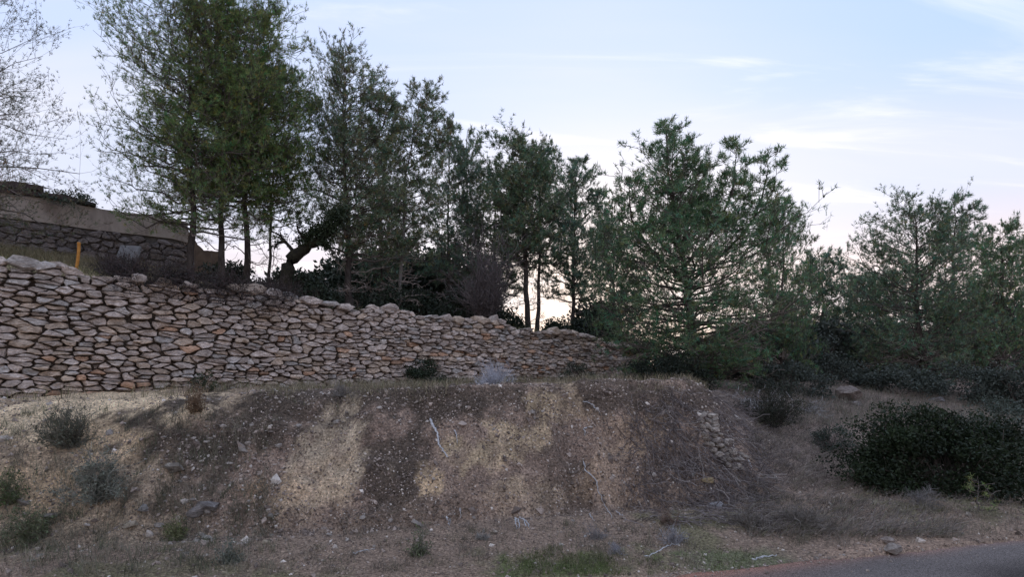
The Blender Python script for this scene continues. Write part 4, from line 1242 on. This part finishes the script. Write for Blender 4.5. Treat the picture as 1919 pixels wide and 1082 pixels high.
rng = np.random.default_rng(88)
x, y, z, nr = scatter(rng, 420000, -7.2, 8.0, 3.8, 9.6, peb_keep)
n = len(x)
r = rng.random(n)[:, None]
tint = np.where(r < .09, np.array([.42, .375, .33]), np.where(r < .5, np.array([.24, .195, .165]), np.array([.105, .083, .070]))) * rng.uniform(.7, 1.2, (n, 1))
V_, T_, c_ = pebbles(rng, x, y, z, nr, .0128, tint * 1.55)
bagp = Bag(); bagp.add(V_, T_, c_)
ns = 900; sx = rng.uniform(-1, 8, ns); dd_ = -1.88 - rng.exponential(.09, ns); yy = 6.24 + .28 * sx + dd_ / .963
V_, T_, c_ = pebbles(rng, sx, yy, np.full(ns, .026), np.tile([0, 0, 1.], (ns, 1)), .010, np.array([[.34, .29, .25]]) * rng.uniform(.5, 1.3, (ns, 1)))
bagp.add(V_, T_, c_)
x, y, z, nr = scatter(rng, 26000, -6.5, 6.5, 3.8, 9.0, lambda x, y, z: peb_keep(x, y, z) * np.where(x < -2.4, .5, .10))
V_, T_, c_ = lumps(rng, x, y, z, nr, .027, np.array([[.36, .315, .275]]) * rng.uniform(.5, 1.25, (len(x), 1)))
bagp.add(V_, T_, c_)
V_, T_, c_ = np.concatenate(bagp.V), np.concatenate(bagp.T), np.concatenate(bagp.C)
tag(put('gravel', V_, T_, M['pebble'], None, False, c_), 'small pale and brown stones embedded in the bank and verge', 'gravel', kind='stuff')


def blades(rng, x, y, z, hgt, wid, colr, lean=.5, k=4, dirb=None, flat=0., cj=.3):
    n = len(x)
    az = rng.uniform(0, 2 * math.pi, n)
    h = hgt * rng.uniform(.45, 1.25, n)
    ln = lean * rng.uniform(.3, 1.3, n) * h
    dv = np.stack([np.cos(az), np.sin(az), 0 * az], 1)
    if dirb is not None: dv = norm(dv * .8 + dirb)
    t = np.linspace(0, 1, k)
    P = np.stack([x, y, z], 1)[:, None] + np.array([0, 0, 1.]) * ((1 - flat) * h[:, None] * (t - .25 * t ** 2))[..., None] + dv[:, None] * (ln[:, None] * t ** (1.8 - flat))[..., None]
    P[:, 1:] += rng.normal(0, .04, (n, k - 1, 3)) * h[:, None, None]
    side = norm(np.cross(dv, np.array([0, 0, 1.])) + rng.normal(0, .4, (n, 3)))
    W = wid * rng.uniform(.6, 1.3, n)[:, None] * np.linspace(1, .15, k)[None]
    V_, Q_ = ribbons(P, W, side)
    c = np.repeat(np.asarray(colr) * rng.uniform(1 - cj, 1 + cj, (n, 1)), k * 2, 0)
    return V_, Q_, c


def pick(rng, n, cols, ws):
    return np.array(cols)[rng.choice(len(cols), n, p=np.array(ws) / sum(ws))]


def region(rng, n, u0, u1, v0, v1, Y=None):
    """random points on the terrain inside a piece of the view (found by casting onto the ground)"""
    us, vs_ = rng.uniform(u0, u1, n), rng.uniform(v0, v1, n)
    ys = np.arange(3.2, 13.5, .03)
    xs = (us[:, None] - CX) / F * ys; zs = CAMH - (vs_[:, None] - HV) / F * ys
    hit_ = hfast(xs, ys[None] + 0 * xs) >= zs
    ok = hit_.any(1); i = hit_.argmax(1)
    y = ys[i][ok]; x = xs[np.arange(n), i][ok]
    return x, y, hfast(x, y)


STRAW = [(.27, .23, .155), (.20, .17, .115), (.15, .125, .095), (.12, .125, .06)]
rng = np.random.default_rng(91)
bag = Bag()
# wall foot strip
s = rng.uniform(-1.5, 13.5, 13000); o = rng.uniform(.40, 2.0, 13000) ** 1.0
xy = W0 + s[:, None] * WT + o[:, None] * WN
keep = rng.random(13000) < np.interp(s, [-1.5, 1.5, 3, 6, 9, 13.5], [.25, .15, .7, .9, .8, .5]) * sstep(-.5, .2, NA.fbm(xy[:, 0] * 2, xy[:, 1] * 2, 2))
x, y = xy[keep, 0], xy[keep, 1]
bag.add(*blades(rng, x, y, hfast(x, y), .21, .008, pick(rng, len(x), STRAW, (4, 3, 2, 2)), .5))
# crest of the bank
x = rng.uniform(-4.4, 3.0, 9000); d = np.interp(x, BX, BW) + rng.uniform(-.12, .6, 9000)
y = 6.24 + .28 * x + d / .963
k = rng.random(9000) < sstep(-.4, .3, NB.fbm(x * 2.2, y, 3)) * np.interp(x, [-4.4, -3, -2, 0, 3], [.1, .7, 1, .6, .4])
x, y = x[k], y[k]
bag.add(*blades(rng, x, y, hfast(x, y), .14, .006, pick(rng, len(x), STRAW, (3, 3, 3, 1)), .7))
tag(bag.put('dry_grass', M['grass']), 'dry straw coloured grass along the wall foot and bank crest', 'grass', kind='stuff')

bag = Bag()
# grassy lip above the wall
s = rng.uniform(-1.5, 15.5, 11000); o = -rng.uniform(.0, 1.8, 11000) ** 1.2 - .3
xy = W0 + s[:, None] * WT + (o + .25)[:, None] * WN
keep = rng.random(11000) < np.interp(s, [-1.5, 1, 2, 6, 8.5, 10, 15], [.8, .5, .1, .25, .5, 1, 1])
x, y = xy[keep, 0], xy[keep, 1]
bag.add(*blades(rng, x, y, hfast(x, y), np.interp(wall_s(x, y), [0, 8, 10], [.17, .17, .26]), .009, pick(rng, len(x), [(.22, .21, .10), (.16, .165, .075), (.26, .225, .14)], (3, 3, 2)), .6))
# grass before the garden wall
xx = rng.uniform(-11.5, -7.0, 6000); yy = rng.uniform(9.2, 13, 6000)
k = (w_of(xx, yy) > .4) & (w_of(xx, yy) < 6.2); xx, yy = xx[k], yy[k]
bag.add(*blades(rng, xx, yy, hfast(xx, yy), .26, .010, pick(rng, len(xx), [(.15, .13, .08), (.11, .10, .06), (.18, .15, .10)], (3, 3, 2)), .5))
tag(bag.put('terrace_grass', M['grass']), 'yellow green grass on the terrace above the stone wall', 'grass', kind='stuff')

bag = Bag()
# right slope: matted straw combed downhill
x, y, z = region(rng, 17000, 1400, 1800, 720, 1010)
k = rng.random(len(x)) < sstep(-.6, .2, NA.fbm(x * 1.8, y * 1.8, 3)); x, y, z = x[k], y[k], z[k]
bag.add(*blades(rng, x, y, z, .24, .0075, pick(rng, len(x), [(.25, .215, .185), (.18, .155, .135), (.11, .095, .085), (.14, .14, .085)], (3, 4, 3, 1.5)), .9, dirb=np.array([.45, -.6, 0]), flat=.45))
x, y, z = region(rng, 8000, 1440, 1919, 700, 800)
bag.add(*blades(rng, x, y, z, .22, .007, pick(rng, len(x), [(.21, .19, .155), (.15, .145, .105), (.12, .12, .10)], (3, 3, 3)), .5))
tag(bag.put('matted_straw', M['grass']), 'matted grey straw covering the right slope', 'grass', kind='stuff')

bag = Bag()
# dead vines and roots hanging over the right part of the bank
x, y, z = region(rng, 3600, 1170, 1440, 735, 985)
u_, v_ = uv_of(x, y, z)
k = rng.random(len(x)) < np.clip((u_ - 1150) / 160, .1, 1) * sstep(-.5, .3, NB.fbm(x * 3, z * 3, 3)); x, y, z = x[k], y[k], z[k]
n = len(x)
t = np.linspace(0, 1, 6)
L = rng.uniform(.12, .5, n)
dr = norm(np.stack([rng.normal(.25, .6, n), rng.normal(-.35, .3, n), rng.normal(-.55, .5, n)], 1))
P = np.stack([x, y, z], 1)[:, None] + dr[:, None] * (L[:, None] * t)[..., None]
P[:, 1:] += rng.normal(0, .05, (n, 5, 3)) * L[:, None, None]
P[..., 2] = np.maximum(P[..., 2], hfast(P[..., 0], P[..., 1]) + .012 + .03 * rng.random((n, 1)))
V_, Q_ = tubes(P, rng.uniform(.0018, .0048, (n, 1)) * np.ones((1, 6)), 3)
bag.add(V_, Q_, np.repeat(pick(rng, n, [(.17, .145, .135), (.115, .095, .088), (.08, .066, .062), (.25, .22, .20)], (3, 4, 3, 1)), 18, 0))
tag(bag.put('dead_vines', M['dead_twig']), 'tangle of dead vines hanging over the right part of the bank', 'dead vines', kind='stuff')

bag = Bag()
# verge and lower bank litter: short stalks and moss grass
x, y, z = region(rng, 7000, 0, 1919, 960, 1082)
k = (d_of(x, y) > -2.0); x, y, z = x[k], y[k], z[k]
bag.add(*blades(rng, x, y, z, .07, .005, pick(rng, len(x), [(.17, .14, .11), (.12, .10, .08), (.22, .185, .15), (.09, .095, .05)], (3, 3, 1.5, 1)), 1.1, flat=.4))
x, y, z = region(rng, 7000, 940, 1420, 1025, 1082)
u_, v_ = uv_of(x, y, z)
k = (d_of(x, y) > -2.0) & (rng.random(len(x)) < blob(u_, v_, 1075, 1068, 125, 34, .5, NA.fbm(x * 5, y * 5, 2)) + .3 * blob(u_, v_, 1370, 1055, 70, 24, .5)); x, y, z = x[k], y[k], z[k]
bag.add(*blades(rng, x, y, z, .05, .005, pick(rng, len(x), [(.065, .092, .03), (.085, .105, .04), (.12, .115, .06)], (3, 3, 2)), .7))
# stalks on the left slope and bank
x, y, z = region(rng, 10000, 0, 1300, 740, 1082)
u_, v_ = uv_of(x, y, z)
k = rng.random(len(x)) < np.where(u_ < 520, .55, .13) * sstep(-.3, .4, NB.fbm(x * 3, z * 3 + 7, 3)); x, y, z = x[k], y[k], z[k]
bag.add(*blades(rng, x, y, z, np.where(x < -2.3, .13, .08), .0048, pick(rng, len(x), [(.18, .155, .12), (.12, .105, .085), (.09, .085, .055), (.24, .21, .17)], (3, 3, 2, 1)), 1.0, flat=.3))
# soft clumps of scrub and dry weeds on the left slope and along the verge
for (u0, u1, v0, v1, ncl, cs, hh) in ((0, 520, 770, 1082, 230, [(.17, .155, .115), (.105, .115, .07), (.23, .195, .145), (.085, .085, .06)], .15), (560, 1340, 985, 1075, 90, [(.18, .155, .12), (.11, .105, .07), (.14, .12, .10)], .09),
                                  (1380, 1919, 900, 1030, 120, [(.20, .17, .14), (.13, .12, .085), (.24, .20, .16)], .13)):
    x, y, z = region(rng, ncl, u0, u1, v0, v1)
    k = d_of(x, y) > -1.9; x, y = x[k], y[k]
    nb = 30
    cc = np.repeat(pick(rng, len(x), cs, (3, 3, 2, 2)[:len(cs)]), nb, 0)
    sc_ = np.repeat(rng.uniform(.5, 1.5, len(x)), nb)
    x = np.repeat(x, nb) + rng.normal(0, .05, len(x) * nb) * sc_; y = np.repeat(y, nb) + rng.normal(0, .05, len(y) * nb) * sc_
    bag.add(*blades(rng, x, y, hfast(x, y), hh * sc_, .0045, cc, .7))
tag(bag.put('ground_litter', M['grass']), 'short dead stalks and moss on the verge and lower bank', 'ground cover', kind='stuff')
